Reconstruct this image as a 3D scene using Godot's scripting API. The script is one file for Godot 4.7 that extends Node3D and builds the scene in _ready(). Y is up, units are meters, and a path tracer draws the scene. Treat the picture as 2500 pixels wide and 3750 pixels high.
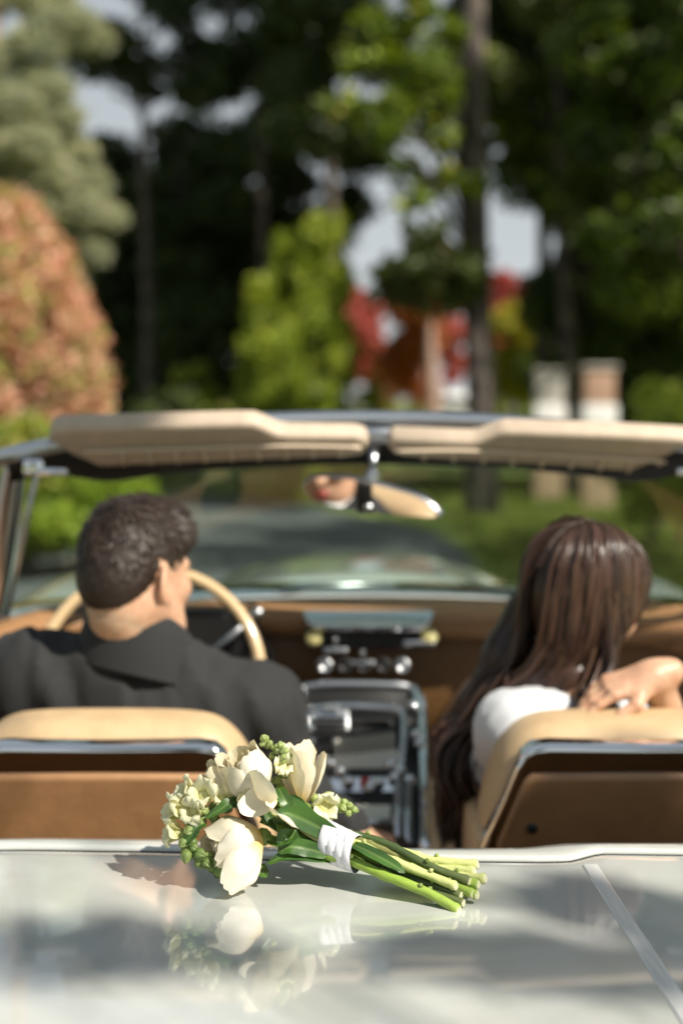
extends Node3D

const CX := 0.055
const DECK := 0.94
const SUN := Vector3(0.56, 0.70, 0.44)
var rng := RandomNumberGenerator.new()
var M := {}


func _ready():
	rng.seed = 11
	view()
	materials()
	setting()
	car()
	driver()
	passenger()
	bouquet()
	far_things()
	trees()


func view():
	var cam := Camera3D.new()
	cam.name = "camera"
	add_child(cam)
	cam.position = Vector3(0, 1.49, 0)
	cam.rotation = Vector3(-0.07212, 0, 0)
	var lens := CameraAttributesPhysical.new()
	lens.frustum_focal_length = 48.61
	lens.exposure_aperture = 2.15
	lens.frustum_focus_distance = 1.59
	lens.frustum_near = 0.05
	lens.frustum_far = 400.0
	cam.attributes = lens
	cam.fov = 39.6
	cam.far = 400.0
	cam.current = true
	var env := Environment.new()
	env.tonemap_mode = Environment.TONE_MAPPER_LINEAR
	env.tonemap_exposure = 1.48
	env.background_mode = Environment.BG_SKY
	env.sdfgi_enabled = true
	env.ssao_enabled = true
	env.ssil_enabled = true
	var sky_mat := ProceduralSkyMaterial.new()
	sky_mat.sky_top_color = lin(0.43, 0.50, 0.57)
	sky_mat.sky_horizon_color = lin(0.86, 0.91, 0.93)
	sky_mat.sky_curve = 0.2
	sky_mat.ground_bottom_color = lin(0.05, 0.06, 0.04)
	sky_mat.ground_horizon_color = lin(0.10, 0.12, 0.08)
	var sky := Sky.new()
	sky.sky_material = sky_mat
	env.sky = sky
	env.background_energy_multiplier = 0.54
	var we := WorldEnvironment.new()
	we.name = "world_environment"
	we.environment = env
	add_child(we)
	var sun := DirectionalLight3D.new()
	sun.name = "sun"
	add_child(sun)
	sun.light_color = lin(1.0, 0.92, 0.80)
	sun.light_energy = 1.6
	sun.light_angular_distance = 0.55
	sun.shadow_enabled = true
	sun.basis = Basis.looking_at(-SUN.normalized())


# ---------- colours and materials
func lin(r, g, b, a = 1.0) -> Color:
	var c := Color(r, g, b).linear_to_srgb()
	c.a = a
	return c


func mat(key, r, g, b, rough, extra = {}) -> StandardMaterial3D:
	var m := StandardMaterial3D.new()
	m.resource_name = key
	m.albedo_color = lin(r, g, b)
	m.roughness = rough
	for k in extra:
		m.set(k, extra[k])
	M[key] = m
	return m


func noise_tex(sd, freq, size, colors, offsets = null, normal = false, kind = FastNoiseLite.TYPE_SIMPLEX_SMOOTH, oct = 4) -> NoiseTexture2D:
	var n := FastNoiseLite.new()
	n.seed = sd
	n.frequency = freq
	n.noise_type = kind
	n.fractal_octaves = oct
	var t := NoiseTexture2D.new()
	t.width = size
	t.height = size
	t.seamless = true
	t.noise = n
	if normal:
		t.as_normal_map = true
		t.bump_strength = 6.0
	elif colors:
		var g := Gradient.new()
		g.colors = PackedColorArray(colors)
		g.offsets = PackedFloat32Array(offsets if offsets else range(colors.size()).map(func(i): return float(i) / (colors.size() - 1)))
		t.color_ramp = g
	return t


func tri(m, scale, world = true):
	m.uv1_triplanar = true
	m.uv1_world_triplanar = world
	m.uv1_scale = Vector3.ONE * scale
	return m


func materials():
	var grain := noise_tex(3, 0.05, 512, null, null, true, FastNoiseLite.TYPE_CELLULAR, 2)
	var weave := noise_tex(5, 0.12, 512, null, null, true, FastNoiseLite.TYPE_SIMPLEX_SMOOTH, 2)
	var worn := noise_tex(8, 0.012, 512, [lin(0.90, 0.89, 0.88), lin(1, 1, 1)], [0.3, 0.7])
	var leather := {"normal_enabled": true, "normal_texture": grain, "normal_scale": 0.07, "albedo_texture": worn, "clearcoat_enabled": true, "clearcoat": 0.12, "clearcoat_roughness": 0.4}
	tri(mat("paint", 0.56, 0.58, 0.55, 0.10, {"metallic_specular": 0.62, "clearcoat_enabled": true, "clearcoat": 1.0, "clearcoat_roughness": 0.015, "albedo_texture": noise_tex(21, 0.006, 512, [lin(0.93, 0.93, 0.92), lin(1, 1, 1)], [0.35, 0.65])}), 2.0)
	tri(mat("sheen_paint", 0.64, 0.65, 0.63, 0.35, {"clearcoat_enabled": true, "clearcoat": 0.6, "clearcoat_roughness": 0.08}), 2.0)  # body paint made lighter to stand in for a reflection
	mat("chrome", 0.75, 0.76, 0.78, 0.07, {"metallic": 1.0})
	mat("steel", 0.55, 0.57, 0.60, 0.30, {"metallic": 1.0})
	mat("black", 0.008, 0.008, 0.008, 0.5)
	mat("gap", 0.004, 0.004, 0.004, 0.9)
	mat("rubber", 0.02, 0.02, 0.02, 0.7)
	tri(mat("saddle", 0.31, 0.165, 0.072, 0.5, leather), 3.0)
	tri(mat("saddle_dark", 0.17, 0.085, 0.028, 0.5, leather), 3.0)
	tri(mat("tan", 0.55, 0.395, 0.225, 0.45, leather), 3.0)
	tri(mat("visor", 0.50, 0.405, 0.31, 0.6, leather), 4.0)
	mat("piping", 0.60, 0.49, 0.37, 0.5)
	mat("rim", 0.66, 0.48, 0.27, 0.22, {"clearcoat_enabled": true, "clearcoat": 0.8, "clearcoat_roughness": 0.08})
	tri(mat("carpet", 0.05, 0.025, 0.012, 0.95, {"albedo_texture": worn}), 5.0)
	mat("gauge", 0.5, 0.45, 0.2, 0.4)
	mat("cream_plate", 0.62, 0.6, 0.52, 0.3)
	mat("red_lens", 0.5, 0.03, 0.02, 0.2)
	mat("mirror", 0.9, 0.9, 0.9, 0.01, {"metallic": 1.0})
	var glass = mat("glass", 0.72, 0.87, 0.78, 0.01, {"refraction_enabled": true, "refraction_scale": 0.05})
	glass.albedo_color.a = 0.0
	tri(mat("suit", 0.0155, 0.0165, 0.017, 0.85, {"normal_enabled": true, "normal_texture": weave, "normal_scale": 0.3, "rim_enabled": true, "rim": 0.2, "rim_tint": 0.4}), 14.0)
	tri(mat("dress", 0.54, 0.56, 0.58, 0.6, {"normal_enabled": true, "normal_texture": weave, "normal_scale": 0.15, "rim_enabled": true, "rim": 0.3, "rim_tint": 0.2}), 14.0)
	mat("shirt", 0.78, 0.78, 0.78, 0.7)
	tri(mat("skin", 0.62, 0.385, 0.255, 0.46, {"subsurf_scatter_enabled": true, "subsurf_scatter_strength": 0.25, "albedo_texture": noise_tex(31, 0.02, 512, [lin(0.92, 0.82, 0.78), lin(1, 1, 1)], [0.3, 0.7])}), 6.0)
	mat("lips", 0.50, 0.10, 0.09, 0.35)
	mat("eye_white", 0.75, 0.73, 0.70, 0.15)
	mat("iris", 0.04, 0.02, 0.01, 0.1)
	mat("hair", 0.022, 0.013, 0.009, 0.5, {"vertex_color_use_as_albedo": true})
	mat("long_hair", 0.030, 0.015, 0.010, 0.34, {"vertex_color_use_as_albedo": true})
	M["hair"].albedo_color = Color.WHITE
	M["long_hair"].albedo_color = Color.WHITE
	mat("petal", 0.94, 0.94, 0.94, 0.55, {"vertex_color_use_as_albedo": true, "backlight_enabled": true, "backlight": lin(0.5, 0.45, 0.30), "rim_enabled": true, "rim": 0.2, "normal_enabled": true, "normal_texture": petal_veins(), "normal_scale": 0.35})
	mat("green", 1, 1, 1, 0.42, {"vertex_color_use_as_albedo": true, "normal_enabled": true, "normal_texture": noise_tex(44, 0.03, 256, null, null, true), "normal_scale": 0.4, "backlight_enabled": true, "backlight": lin(0.08, 0.10, 0.02)})
	mat("leaf_in_hand", 1, 1, 1, 0.36, {"vertex_color_use_as_albedo": true, "normal_enabled": true, "normal_texture": petal_veins(), "normal_scale": 0.5, "backlight_enabled": true, "backlight": lin(0.16, 0.20, 0.03)})
	mat("ribbon", 0.68, 0.69, 0.74, 0.38, {"rim_enabled": true, "rim": 0.5, "rim_tint": 0.1, "normal_enabled": true, "normal_texture": weave, "normal_scale": 0.12})
	# outdoors
	tri(mat("asphalt", 1, 1, 1, 0.9, {"albedo_texture": noise_tex(51, 0.04, 512, [lin(0.07, 0.075, 0.08), lin(0.12, 0.125, 0.13), lin(0.18, 0.18, 0.18)], [0.2, 0.55, 0.8])}), 0.6)
	tri(mat("lawn", 1, 1, 1, 0.95, {"albedo_texture": noise_tex(52, 0.02, 512, [lin(0.09, 0.14, 0.02), lin(0.18, 0.23, 0.035), lin(0.30, 0.28, 0.07)], [0.25, 0.55, 0.8])}), 0.25)
	tri(mat("stone", 0.42, 0.40, 0.36, 0.9, {"albedo_texture": worn}), 1.0)
	mat("bark", 1, 1, 1, 0.95, {"albedo_texture": noise_tex(53, 0.02, 512, [lin(0.025, 0.021, 0.020), lin(0.085, 0.070, 0.062), lin(0.20, 0.16, 0.13)], [0.25, 0.5, 0.8]), "heightmap_enabled": true, "heightmap_texture": noise_tex(54, 0.03, 512, null), "heightmap_scale": 2.0, "uv1_scale": Vector3(1, 3, 1)})
	mat("pale_bark", 1, 1, 1, 0.9, {"albedo_texture": noise_tex(55, 0.02, 512, [lin(0.26, 0.16, 0.12), lin(0.46, 0.32, 0.25)], [0.3, 0.7]), "uv1_scale": Vector3(1, 3, 1)})
	mat("foliage", 1, 1, 1, 0.5, {"vertex_color_use_as_albedo": true, "backlight_enabled": true, "backlight": lin(0.55, 0.62, 0.15)})
	mat("white_wall", 0.72, 0.72, 0.70, 0.8)
	mat("white_car", 0.78, 0.78, 0.77, 0.3, {"clearcoat_enabled": true, "clearcoat": 0.8, "clearcoat_roughness": 0.05})
	mat("car_window", 0.015, 0.018, 0.02, 0.08)
	tri(mat("brick", 0.42, 0.27, 0.19, 0.9, {"albedo_texture": worn}), 2.0)
	mat("mortar", 0.45, 0.42, 0.38, 0.95)


func petal_veins() -> ImageTexture:
	# fine lengthwise veins as relief
	var n := FastNoiseLite.new()
	n.seed = 61
	n.frequency = 0.05
	var im := Image.create(256, 256, false, Image.FORMAT_RGBA8)
	for y in 256:
		for x in 256:
			var h := 0.5 + 0.28 * n.get_noise_2d(x * 2.4, y * 0.16) + 0.16 * n.get_noise_2d(x * 0.5 + 900.0, y * 0.5)
			im.set_pixel(x, y, Color(h, h, h))
	im.bump_map_to_normal_map(4.0)
	return ImageTexture.create_from_image(im)


# ---------- nodes
func thing(called, label, category, at = Vector3.ZERO, group = "") -> Node3D:
	var o := Node3D.new()
	o.name = called
	add_child(o, true)
	o.position = at
	tag(o, label, category, group)
	return o


func tag(o, label, category = "", group = "", kind = ""):
	if label:
		o.set_meta("label", label)
	if category:
		o.set_meta("category", category)
	if group:
		o.set_meta("group", group)
	if kind:
		o.set_meta("kind", kind)
	return o


# shapes are typed in world metres; a part of a thing is moved back by the thing's base
func part(parent, called, shape, m, label = "") -> MeshInstance3D:
	var o := MeshInstance3D.new()
	o.name = called
	if shape is SurfaceTool:
		shape.generate_normals()
		o.mesh = shape.commit()
	else:
		o.mesh = shape
	o.material_override = M[m] if m is String else m
	parent.add_child(o, true)
	if parent != self and parent.get_parent() == self:
		o.position = -parent.position
	if label:
		o.set_meta("label", label)
	return o


func structure(called, shape, m) -> MeshInstance3D:
	return tag(part(self, called, shape, m), "", "", "", "structure")


# ---------- shapes
func begin(smooth = true) -> SurfaceTool:
	var st := SurfaceTool.new()
	st.begin(Mesh.PRIMITIVE_TRIANGLES)
	st.set_smooth_group(0 if smooth else -1)
	return st


func quad(st, a, b, c, d, ua = Vector2(), ub = Vector2(), uc = Vector2(), ud = Vector2()):
	st.set_uv(ua); st.add_vertex(a)
	st.set_uv(ub); st.add_vertex(b)
	st.set_uv(uc); st.add_vertex(c)
	st.set_uv(ua); st.add_vertex(a)
	st.set_uv(uc); st.add_vertex(c)
	st.set_uv(ud); st.add_vertex(d)


# rows of points; colours optional in the same layout
func grid(st, rows, flip = false, cols = null):
	var nv: int = rows.size()
	var nu: int = rows[0].size()
	for j in nv - 1:
		for i in nu - 1:
			var ids = [[j, i], [j, i + 1], [j + 1, i + 1], [j + 1, i]]
			if flip:
				ids.reverse()
			for k in [0, 1, 2, 0, 2, 3]:
				var q = ids[k]
				if cols != null:
					st.set_color(cols[q[0]][q[1]])
				st.set_uv(Vector2(float(q[1]) / (nu - 1), float(q[0]) / (nv - 1)))
				st.add_vertex(rows[q[0]][q[1]])


func fan(st, ring, flip = false):
	var c := Vector3.ZERO
	for p in ring:
		c += p
	c /= ring.size()
	for i in ring.size():
		var a = ring[i]
		var b = ring[(i + 1) % ring.size()]
		st.set_uv(Vector2(0.5, 0.5)); st.add_vertex(c)
		st.set_uv(Vector2(0, 0)); st.add_vertex(b if flip else a)
		st.set_uv(Vector2(1, 0)); st.add_vertex(a if flip else b)


func smooth_path(pts, n) -> Array:
	var out := []
	var m: int = pts.size()
	for k in n:
		var t = float(k) / (n - 1) * (m - 1)
		var i := mini(int(t), m - 2)
		var f = t - i
		var p0: Vector3 = pts[maxi(i - 1, 0)]
		var p1: Vector3 = pts[i]
		var p2: Vector3 = pts[i + 1]
		var p3: Vector3 = pts[mini(i + 2, m - 1)]
		out.append(p1.cubic_interpolate(p2, p0, p3, f))
	return out


func lerp_list(vals, t) -> float:
	var x: float = clampf(t, 0, 1) * (vals.size() - 1)
	var i := mini(int(x), vals.size() - 2)
	return lerpf(vals[i], vals[i + 1], x - i)


# swept round bar; flat squeezes it across the hint direction; ends are capped round
func tube(st, pts, radii, sides = 8, hint = Vector3.UP, flat = 1.0, caps = true, colors = null):
	var n: int = pts.size()
	var rings := []
	var cols := []
	var side := Vector3.ZERO
	for i in n:
		var dir: Vector3 = (pts[mini(i + 1, n - 1)] - pts[maxi(i - 1, 0)]).normalized()
		if i == 0:
			side = dir.cross(hint)
			if side.length() < 0.01:
				side = dir.cross(Vector3(0.3, 0.5, 0.8))
		side = (side - dir * side.dot(dir)).normalized()
		var up := side.cross(dir).normalized()
		var r: float = radii if radii is float else lerp_list(radii, float(i) / (n - 1))
		var ring := []
		var cr := []
		for k in sides + 1:
			var a = TAU * k / sides
			ring.append(pts[i] + side * cos(a) * r + up * sin(a) * r * flat)
			if colors != null:
				var x = float(i) / (n - 1) * (colors.size() - 1)
				var ci := mini(int(x), colors.size() - 2)
				cr.append(colors[ci].lerp(colors[ci + 1], x - ci))
		if caps and i == 0:
			rings.append(shrunk(ring, pts[i] - dir * r * 0.3 * flat))
			cols.append(cr)
		rings.append(ring)
		cols.append(cr)
		if caps and i == n - 1:
			rings.append(shrunk(ring, pts[i] + dir * r * 0.3 * flat))
			cols.append(cr)
	grid(st, rings, true, cols if colors != null else null)


func shrunk(ring, to) -> Array:
	return ring.map(func(p): return to + (p - to) * 0.02)


func rbox(st, c: Vector3, size: Vector3, r: float, b := Basis()):
	var h := size / 2.0
	r = minf(r, minf(h.x, minf(h.y, h.z)) * 0.98)
	for axis in 3:
		for s in [-1.0, 1.0]:
			var u := (axis + 1) % 3
			var v := (axis + 2) % 3
			var lu = [-h[u], -h[u] + r * 0.4, -h[u] + r, h[u] - r, h[u] - r * 0.4, h[u]]
			var lv = [-h[v], -h[v] + r * 0.4, -h[v] + r, h[v] - r, h[v] - r * 0.4, h[v]]
			var rows := []
			for y in lv:
				var row := []
				for x in lu:
					var p := Vector3.ZERO
					p[axis] = h[axis] * s
					p[u] = x
					p[v] = y
					var inner := p.clamp(-(h - Vector3.ONE * r), h - Vector3.ONE * r)
					row.append(c + b * (inner + (p - inner).normalized() * r))
				rows.append(row)
			grid(st, rows, s > 0)


# profile: [radius, height] pairs turned about an axis
func lathe(st, c: Vector3, axis: Vector3, prof, segs = 20):
	var z := axis.normalized()
	var x := z.cross(Vector3(0.31, 0.2, 0.9)).normalized()
	var y := z.cross(x)
	var rows := []
	for q in prof:
		var row := []
		for k in segs + 1:
			var a = TAU * k / segs
			row.append(c + z * q[1] + (x * cos(a) + y * sin(a)) * q[0])
		rows.append(row)
	grid(st, rows, true)


# a padded slab: outline in the plane through its points (all at one depth), thick along `deep`
func slab(st, outline, deep: Vector3, bevel: float, steps = 4):
	var n: int = outline.size()
	var nrm := deep.normalized()
	var ex := (outline[1] - outline[0]) as Vector3
	ex = (ex - nrm * ex.dot(nrm)).normalized()
	var ey := nrm.cross(ex).normalized()
	var o: Vector3 = outline[0]
	var flat := PackedVector2Array()
	for p in outline:
		flat.append(Vector2((p - o).dot(ex), (p - o).dot(ey)))
	if Geometry2D.is_polygon_clockwise(flat):
		flat.reverse()
	var ins := []
	for i in n:
		var a := (flat[i] - flat[(i + n - 1) % n]).normalized()
		var b := (flat[(i + 1) % n] - flat[i]).normalized()
		var m := (a + b).normalized()
		ins.append(Vector2(-m.y, m.x) / maxf(0.5, sqrt((1.0 + a.dot(b)) / 2.0)))
	var T := deep.length()
	var rings := []
	var first := []
	var last := []
	for half in 2:
		for k in steps + 1:
			var f = float(k) / steps * PI / 2
			if half == 1:
				f = PI / 2 - f
			var inset := bevel * (1.0 - sin(f))
			var at := bevel * (1.0 - cos(f))
			if half == 1:
				at = T - at
			var ring := []
			for i in n + 1:
				var q: Vector2 = flat[i % n] + ins[i % n] * inset
				ring.append(o + ex * q.x + ey * q.y + nrm * at)
			rings.append(ring)
	grid(st, rings, true)
	for side in 2:
		var pl := PackedVector2Array()
		for i in n:
			pl.append(flat[i] + ins[i] * bevel)
		var t := Geometry2D.triangulate_polygon(pl)
		var src = rings[0] if side == 0 else rings[-1]
		for k in range(0, t.size(), 3):
			var q = [t[k], t[k + 1], t[k + 2]]
			var cw: float = (pl[q[1]] - pl[q[0]]).cross(pl[q[2]] - pl[q[0]])
			if (cw > 0) != (side == 1):
				q.reverse()
			st.set_smooth_group(1)
			for i in [q[2], q[1], q[0]]:
				st.set_uv(pl[i] * 4.0)
				st.add_vertex(src[i])
			st.set_smooth_group(0)


func round_outline(pts, n) -> Array:
	# smooth closed outline through the given corners
	var m: int = pts.size()
	var out := []
	for k in n:
		var t = float(k) / n * m
		var i := int(t)
		out.append((pts[i % m] as Vector3).cubic_interpolate(pts[(i + 1) % m], pts[(i + m - 1) % m], pts[(i + 2) % m], t - i))
	return out


# ---------- bodies as smooth joined fields, meshed as surface nets
func cap(a, b, ra, rb, k = 0.02) -> Array:
	return [0, a, b, ra, rb, k]


func ell(c, r: Vector3, b := Basis(), k = 0.02, cut = false) -> Array:
	return [2 if cut else 1, c, r, r * r, b.inverse(), k, minf(r.x, minf(r.y, r.z))]


func plane_cut(n: Vector3, off, k = 0.01) -> Array:
	return [3, n.normalized(), off, 0, 0, k]


func field(prims, p: Vector3) -> float:
	var d := 1e3
	for q in prims:
		var e: float
		if q[0] == 0:
			var a: Vector3 = q[1]
			var ba: Vector3 = q[2] - a
			var pa := p - a
			var t := clampf(pa.dot(ba) / maxf(ba.length_squared(), 1e-9), 0.0, 1.0)
			e = (pa - ba * t).length() - lerpf(q[3], q[4], t)
		elif q[0] == 3:
			e = (q[1] as Vector3).dot(p) - q[2]
		else:
			var l: Vector3 = q[4] * (p - q[1])
			var k0 = (l / q[2]).length()
			var k1 = (l / q[3]).length()
			e = k0 * (k0 - 1.0) / maxf(k1, 1e-6) if k1 > 1e-6 else -q[6]
		var k: float = q[5]
		if q[0] < 2:
			var h := maxf(k - absf(d - e), 0.0) / k
			d = minf(d, e) - h * h * k * 0.25
		else:
			if q[0] == 2:
				e = -e
			var h := maxf(k - absf(d - e), 0.0) / k
			d = maxf(d, e) + h * h * k * 0.25
	return d


func bounds(prims, pad) -> AABB:
	var box := AABB()
	var first := true
	for q in prims:
		if q[0] > 1:
			continue
		var b: AABB
		if q[0] == 0:
			var r := Vector3.ONE * maxf(q[3], q[4])
			b = AABB(q[1] - r, r * 2).merge(AABB(q[2] - r, r * 2))
		else:
			var m := maxf(q[2].x, maxf(q[2].y, q[2].z))
			b = AABB(q[1] - Vector3.ONE * m, Vector3.ONE * m * 2)
		box = b if first else box.merge(b)
		first = false
	return box.grow(pad)


func net(prims, cell, out = null, displace = null):
	# out: [positions, normals, indices], appended to
	if out == null:
		out = [PackedVector3Array(), PackedVector3Array(), PackedInt32Array()]
	var box := bounds(prims, cell * 2)
	var B := 4
	var nb := Vector3i((box.size / (cell * B)).ceil()) + Vector3i.ONE
	var n := nb * B
	var nx := n.x
	var ny := n.y
	var nxy := nx * ny
	var v := PackedFloat32Array()
	v.resize(nxy * n.z)
	var o := box.position
	var reach: float = cell * B * 1.3
	var busy := []
	for bz in nb.z:
		for by in nb.y:
			for bx in nb.x:
				var c0 = o + (Vector3(bx, by, bz) * B + Vector3.ONE * (B - 1) * 0.5) * cell
				var dc := field(prims, c0)
				var far_off: bool = absf(dc) > reach
				if not far_off:
					busy.append(Vector3i(bx, by, bz) * B)
				for z in range(bz * B, bz * B + B):
					for y in range(by * B, by * B + B):
						var at := z * nxy + y * nx + bx * B
						for x in B:
							v[at + x] = dc if far_off else field(prims, o + Vector3(bx * B + x, y, z) * cell)
	var ids := {}
	var pos: PackedVector3Array = out[0]
	var nor: PackedVector3Array = out[1]
	var ind: PackedInt32Array = out[2]
	var start := pos.size()
	var cells := {}
	for b in busy:
		for z in range(b.z - 1, b.z + B):
			for y in range(b.y - 1, b.y + B):
				for x in range(b.x - 1, b.x + B):
					if x < 0 or y < 0 or z < 0 or x >= nx - 1 or y >= ny - 1 or z >= n.z - 1:
						continue
					var at := z * nxy + y * nx + x
					if cells.has(at):
						continue
					cells[at] = true
					var s := PackedFloat32Array([v[at], v[at + 1], v[at + nx], v[at + nx + 1], v[at + nxy], v[at + nxy + 1], v[at + nxy + nx], v[at + nxy + nx + 1]])
					var neg := 0
					for q in 8:
						if s[q] < 0:
							neg += 1
					if neg == 0 or neg == 8:
						continue
					var sum := Vector3.ZERO
					var count := 0
					for e in EDGES:
						var a: float = s[e[0]]
						var c: float = s[e[1]]
						if (a < 0) != (c < 0):
							var t := a / (a - c)
							sum += (CORNERS[e[0]] as Vector3).lerp(CORNERS[e[1]], t)
							count += 1
					ids[at] = pos.size()
					pos.append(o + (Vector3(x, y, z) + sum / count) * cell)
	for at in ids:
		for axis in 3:
			var step: int = [1, nx, nxy][axis]
			var su: int = [nx, nxy, 1][axis]
			var sv: int = [nxy, 1, nx][axis]
			var a := v[at]
			var c := v[at + step]
			if (a < 0) == (c < 0):
				continue
			var q = [ids.get(at, -1), ids.get(at - su, -1), ids.get(at - su - sv, -1), ids.get(at - sv, -1)]
			if q.has(-1):
				continue
			if a < 0:
				ind.append_array([q[0], q[2], q[1], q[0], q[3], q[2]])
			else:
				ind.append_array([q[0], q[1], q[2], q[0], q[2], q[3]])
	nor.resize(pos.size())
	for i in range(start, pos.size()):
		var p := pos[i]
		var e: float = cell * 0.5
		nor[i] = Vector3(field(prims, p + Vector3(e, 0, 0)) - field(prims, p - Vector3(e, 0, 0)), field(prims, p + Vector3(0, e, 0)) - field(prims, p - Vector3(0, e, 0)), field(prims, p + Vector3(0, 0, e)) - field(prims, p - Vector3(0, 0, e))).normalized()
	if displace != null:
		for i in range(start, pos.size()):
			pos[i] += nor[i] * displace.call(pos[i], nor[i])
		# normals again from the moved faces
		var acc := {}
		for t in range(0, ind.size(), 3):
			if ind[t] < start:
				continue
			var f := (pos[ind[t + 2]] - pos[ind[t]]).cross(pos[ind[t + 1]] - pos[ind[t]])
			for k in 3:
				acc[ind[t + k]] = acc.get(ind[t + k], Vector3.ZERO) + f
		for i in acc:
			var f2: Vector3 = acc[i].normalized()
			nor[i] = f2 if f2.dot(nor[i]) > 0 else -f2
	out[0] = pos
	out[1] = nor
	out[2] = ind
	return out


const CORNERS := [Vector3(0, 0, 0), Vector3(1, 0, 0), Vector3(0, 1, 0), Vector3(1, 1, 0), Vector3(0, 0, 1), Vector3(1, 0, 1), Vector3(0, 1, 1), Vector3(1, 1, 1)]
const EDGES := [[0, 1], [2, 3], [4, 5], [6, 7], [0, 2], [1, 3], [4, 6], [5, 7], [0, 4], [1, 5], [2, 6], [3, 7]]


func net_mesh(out, color = null) -> ArrayMesh:
	var a := []
	a.resize(Mesh.ARRAY_MAX)
	a[Mesh.ARRAY_VERTEX] = out[0]
	a[Mesh.ARRAY_NORMAL] = out[1]
	a[Mesh.ARRAY_INDEX] = out[2]
	if color != null:
		var c := PackedColorArray()
		c.resize(out[0].size())
		for i in c.size():
			c[i] = color.call(out[0][i]) if color is Callable else color
		a[Mesh.ARRAY_COLOR] = c
	var m := ArrayMesh.new()
	m.add_surface_from_arrays(Mesh.PRIMITIVE_TRIANGLES, a)
	return m



# ---------- the ground
func setting():
	var st := begin()
	grid(st, sheet(-200, 200, 60, -220, 0.0, 8, 8))
	structure("ground", st, "lawn")
	var rd := begin()
	var rows := []
	for k in 41:
		var z := lerpf(25, -45, k / 40.0)
		var bend := 0.0 if z > -15 else pow((-z - 15) / 60.0, 2) * -150.0
		rows.append([Vector3(-5.2 + bend, 0.004, z), Vector3(-2.0 + bend, 0.03, z), Vector3(1.22 + 0.012 * -z * 0.4 + bend, 0.004, z)])
	grid(rd, rows)
	structure("road", rd, "asphalt")
	# blades of the lawn on the right of the road and the verge on the left
	var blade := begin(false)
	for k in 5:
		var a := TAU * k / 5.0
		var d := Vector3(cos(a), 0, sin(a))
		var w := d.rotated(Vector3.UP, PI / 2) * 0.012
		var tip := d * rng.randf_range(0.02, 0.05) + Vector3.UP * rng.randf_range(0.05, 0.11)
		blade.add_vertex(d * 0.012 - w); blade.add_vertex(d * 0.012 + w); blade.add_vertex(tip)
	blade.generate_normals()
	var places := []
	var tints := []
	for k in 26000:
		var right := rng.randf() < 0.8
		var z := -rng.randf_range(7, 30)
		var x := rng.randf_range(1.35, 10) if right else rng.randf_range(-9, -5.3)
		places.append(Transform3D(Basis(Vector3.UP, rng.randf() * TAU).scaled(Vector3.ONE * rng.randf_range(0.6, 1.3)), Vector3(x - 0.012 * z * 0.4 * float(right), 0.0, z)))
		var t := rng.randf()
		tints.append(Color(0.15, 0.20, 0.028).lerp(Color(0.33, 0.32, 0.07), t * t))
	tag(scatter(self, "lawn_grass", blade.commit(), "foliage", places, tints), "mown lawn grass beside the road, part sunlit and part shaded", "grass", "", "stuff")


func sheet(x0, x1, z0, z1, y, nx, nz) -> Array:
	var rows := []
	for j in nz + 1:
		var row := []
		for i in nx + 1:
			row.append(Vector3(lerpf(x0, x1, float(i) / nx), y, lerpf(z0, z1, float(j) / nz)))
		rows.append(row)
	return rows


func scatter(parent, called, mesh, m, places, tints) -> MultiMeshInstance3D:
	var mm := MultiMesh.new()
	mm.transform_format = MultiMesh.TRANSFORM_3D
	mm.use_colors = true
	mm.mesh = mesh
	mm.instance_count = places.size()
	for i in places.size():
		mm.set_instance_transform(i, places[i])
		mm.set_instance_color(i, tints[i])
	var o := MultiMeshInstance3D.new()
	o.name = called
	o.multimesh = mm
	o.material_override = M[m]
	parent.add_child(o, true)
	return o


# ---------- the convertible
func along(line, x) -> float:
	for i in line.size() - 1:
		if x <= line[i + 1].x or i == line.size() - 2:
			var t: float = (x - line[i].x) / (line[i + 1].x - line[i].x)
			t = clampf(t, 0, 1)
			return lerpf(line[i].y, line[i + 1].y, t * t * (3 - 2 * t) if absf(line[i].y - line[i + 1].y) > 0.012 else t)
	return 0.0


func deck_y(x, z) -> float:
	var a: float = absf(x - CX)
	var y := DECK - 0.05 * pow(a / 0.95, 4) - 0.05 * pow(clampf((z + 0.95) / 0.5, 0, 1), 2)
	return y


func car():
	var c := thing("convertible_car", "white open convertible with tan leather interior and two people inside, deck in the foreground", "car", Vector3(CX, 0, -2.7))
	deck(c)
	body(c)
	windshield(c)
	dashboard(c)
	console(c)
	seat(c, Vector3(-0.3598, 0.9886, -2.13), "sunlit tan seat back behind the driver")
	seat(c, Vector3(0.455, 0.9886, -2.13), "half shaded tan seat back behind the passenger")


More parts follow.
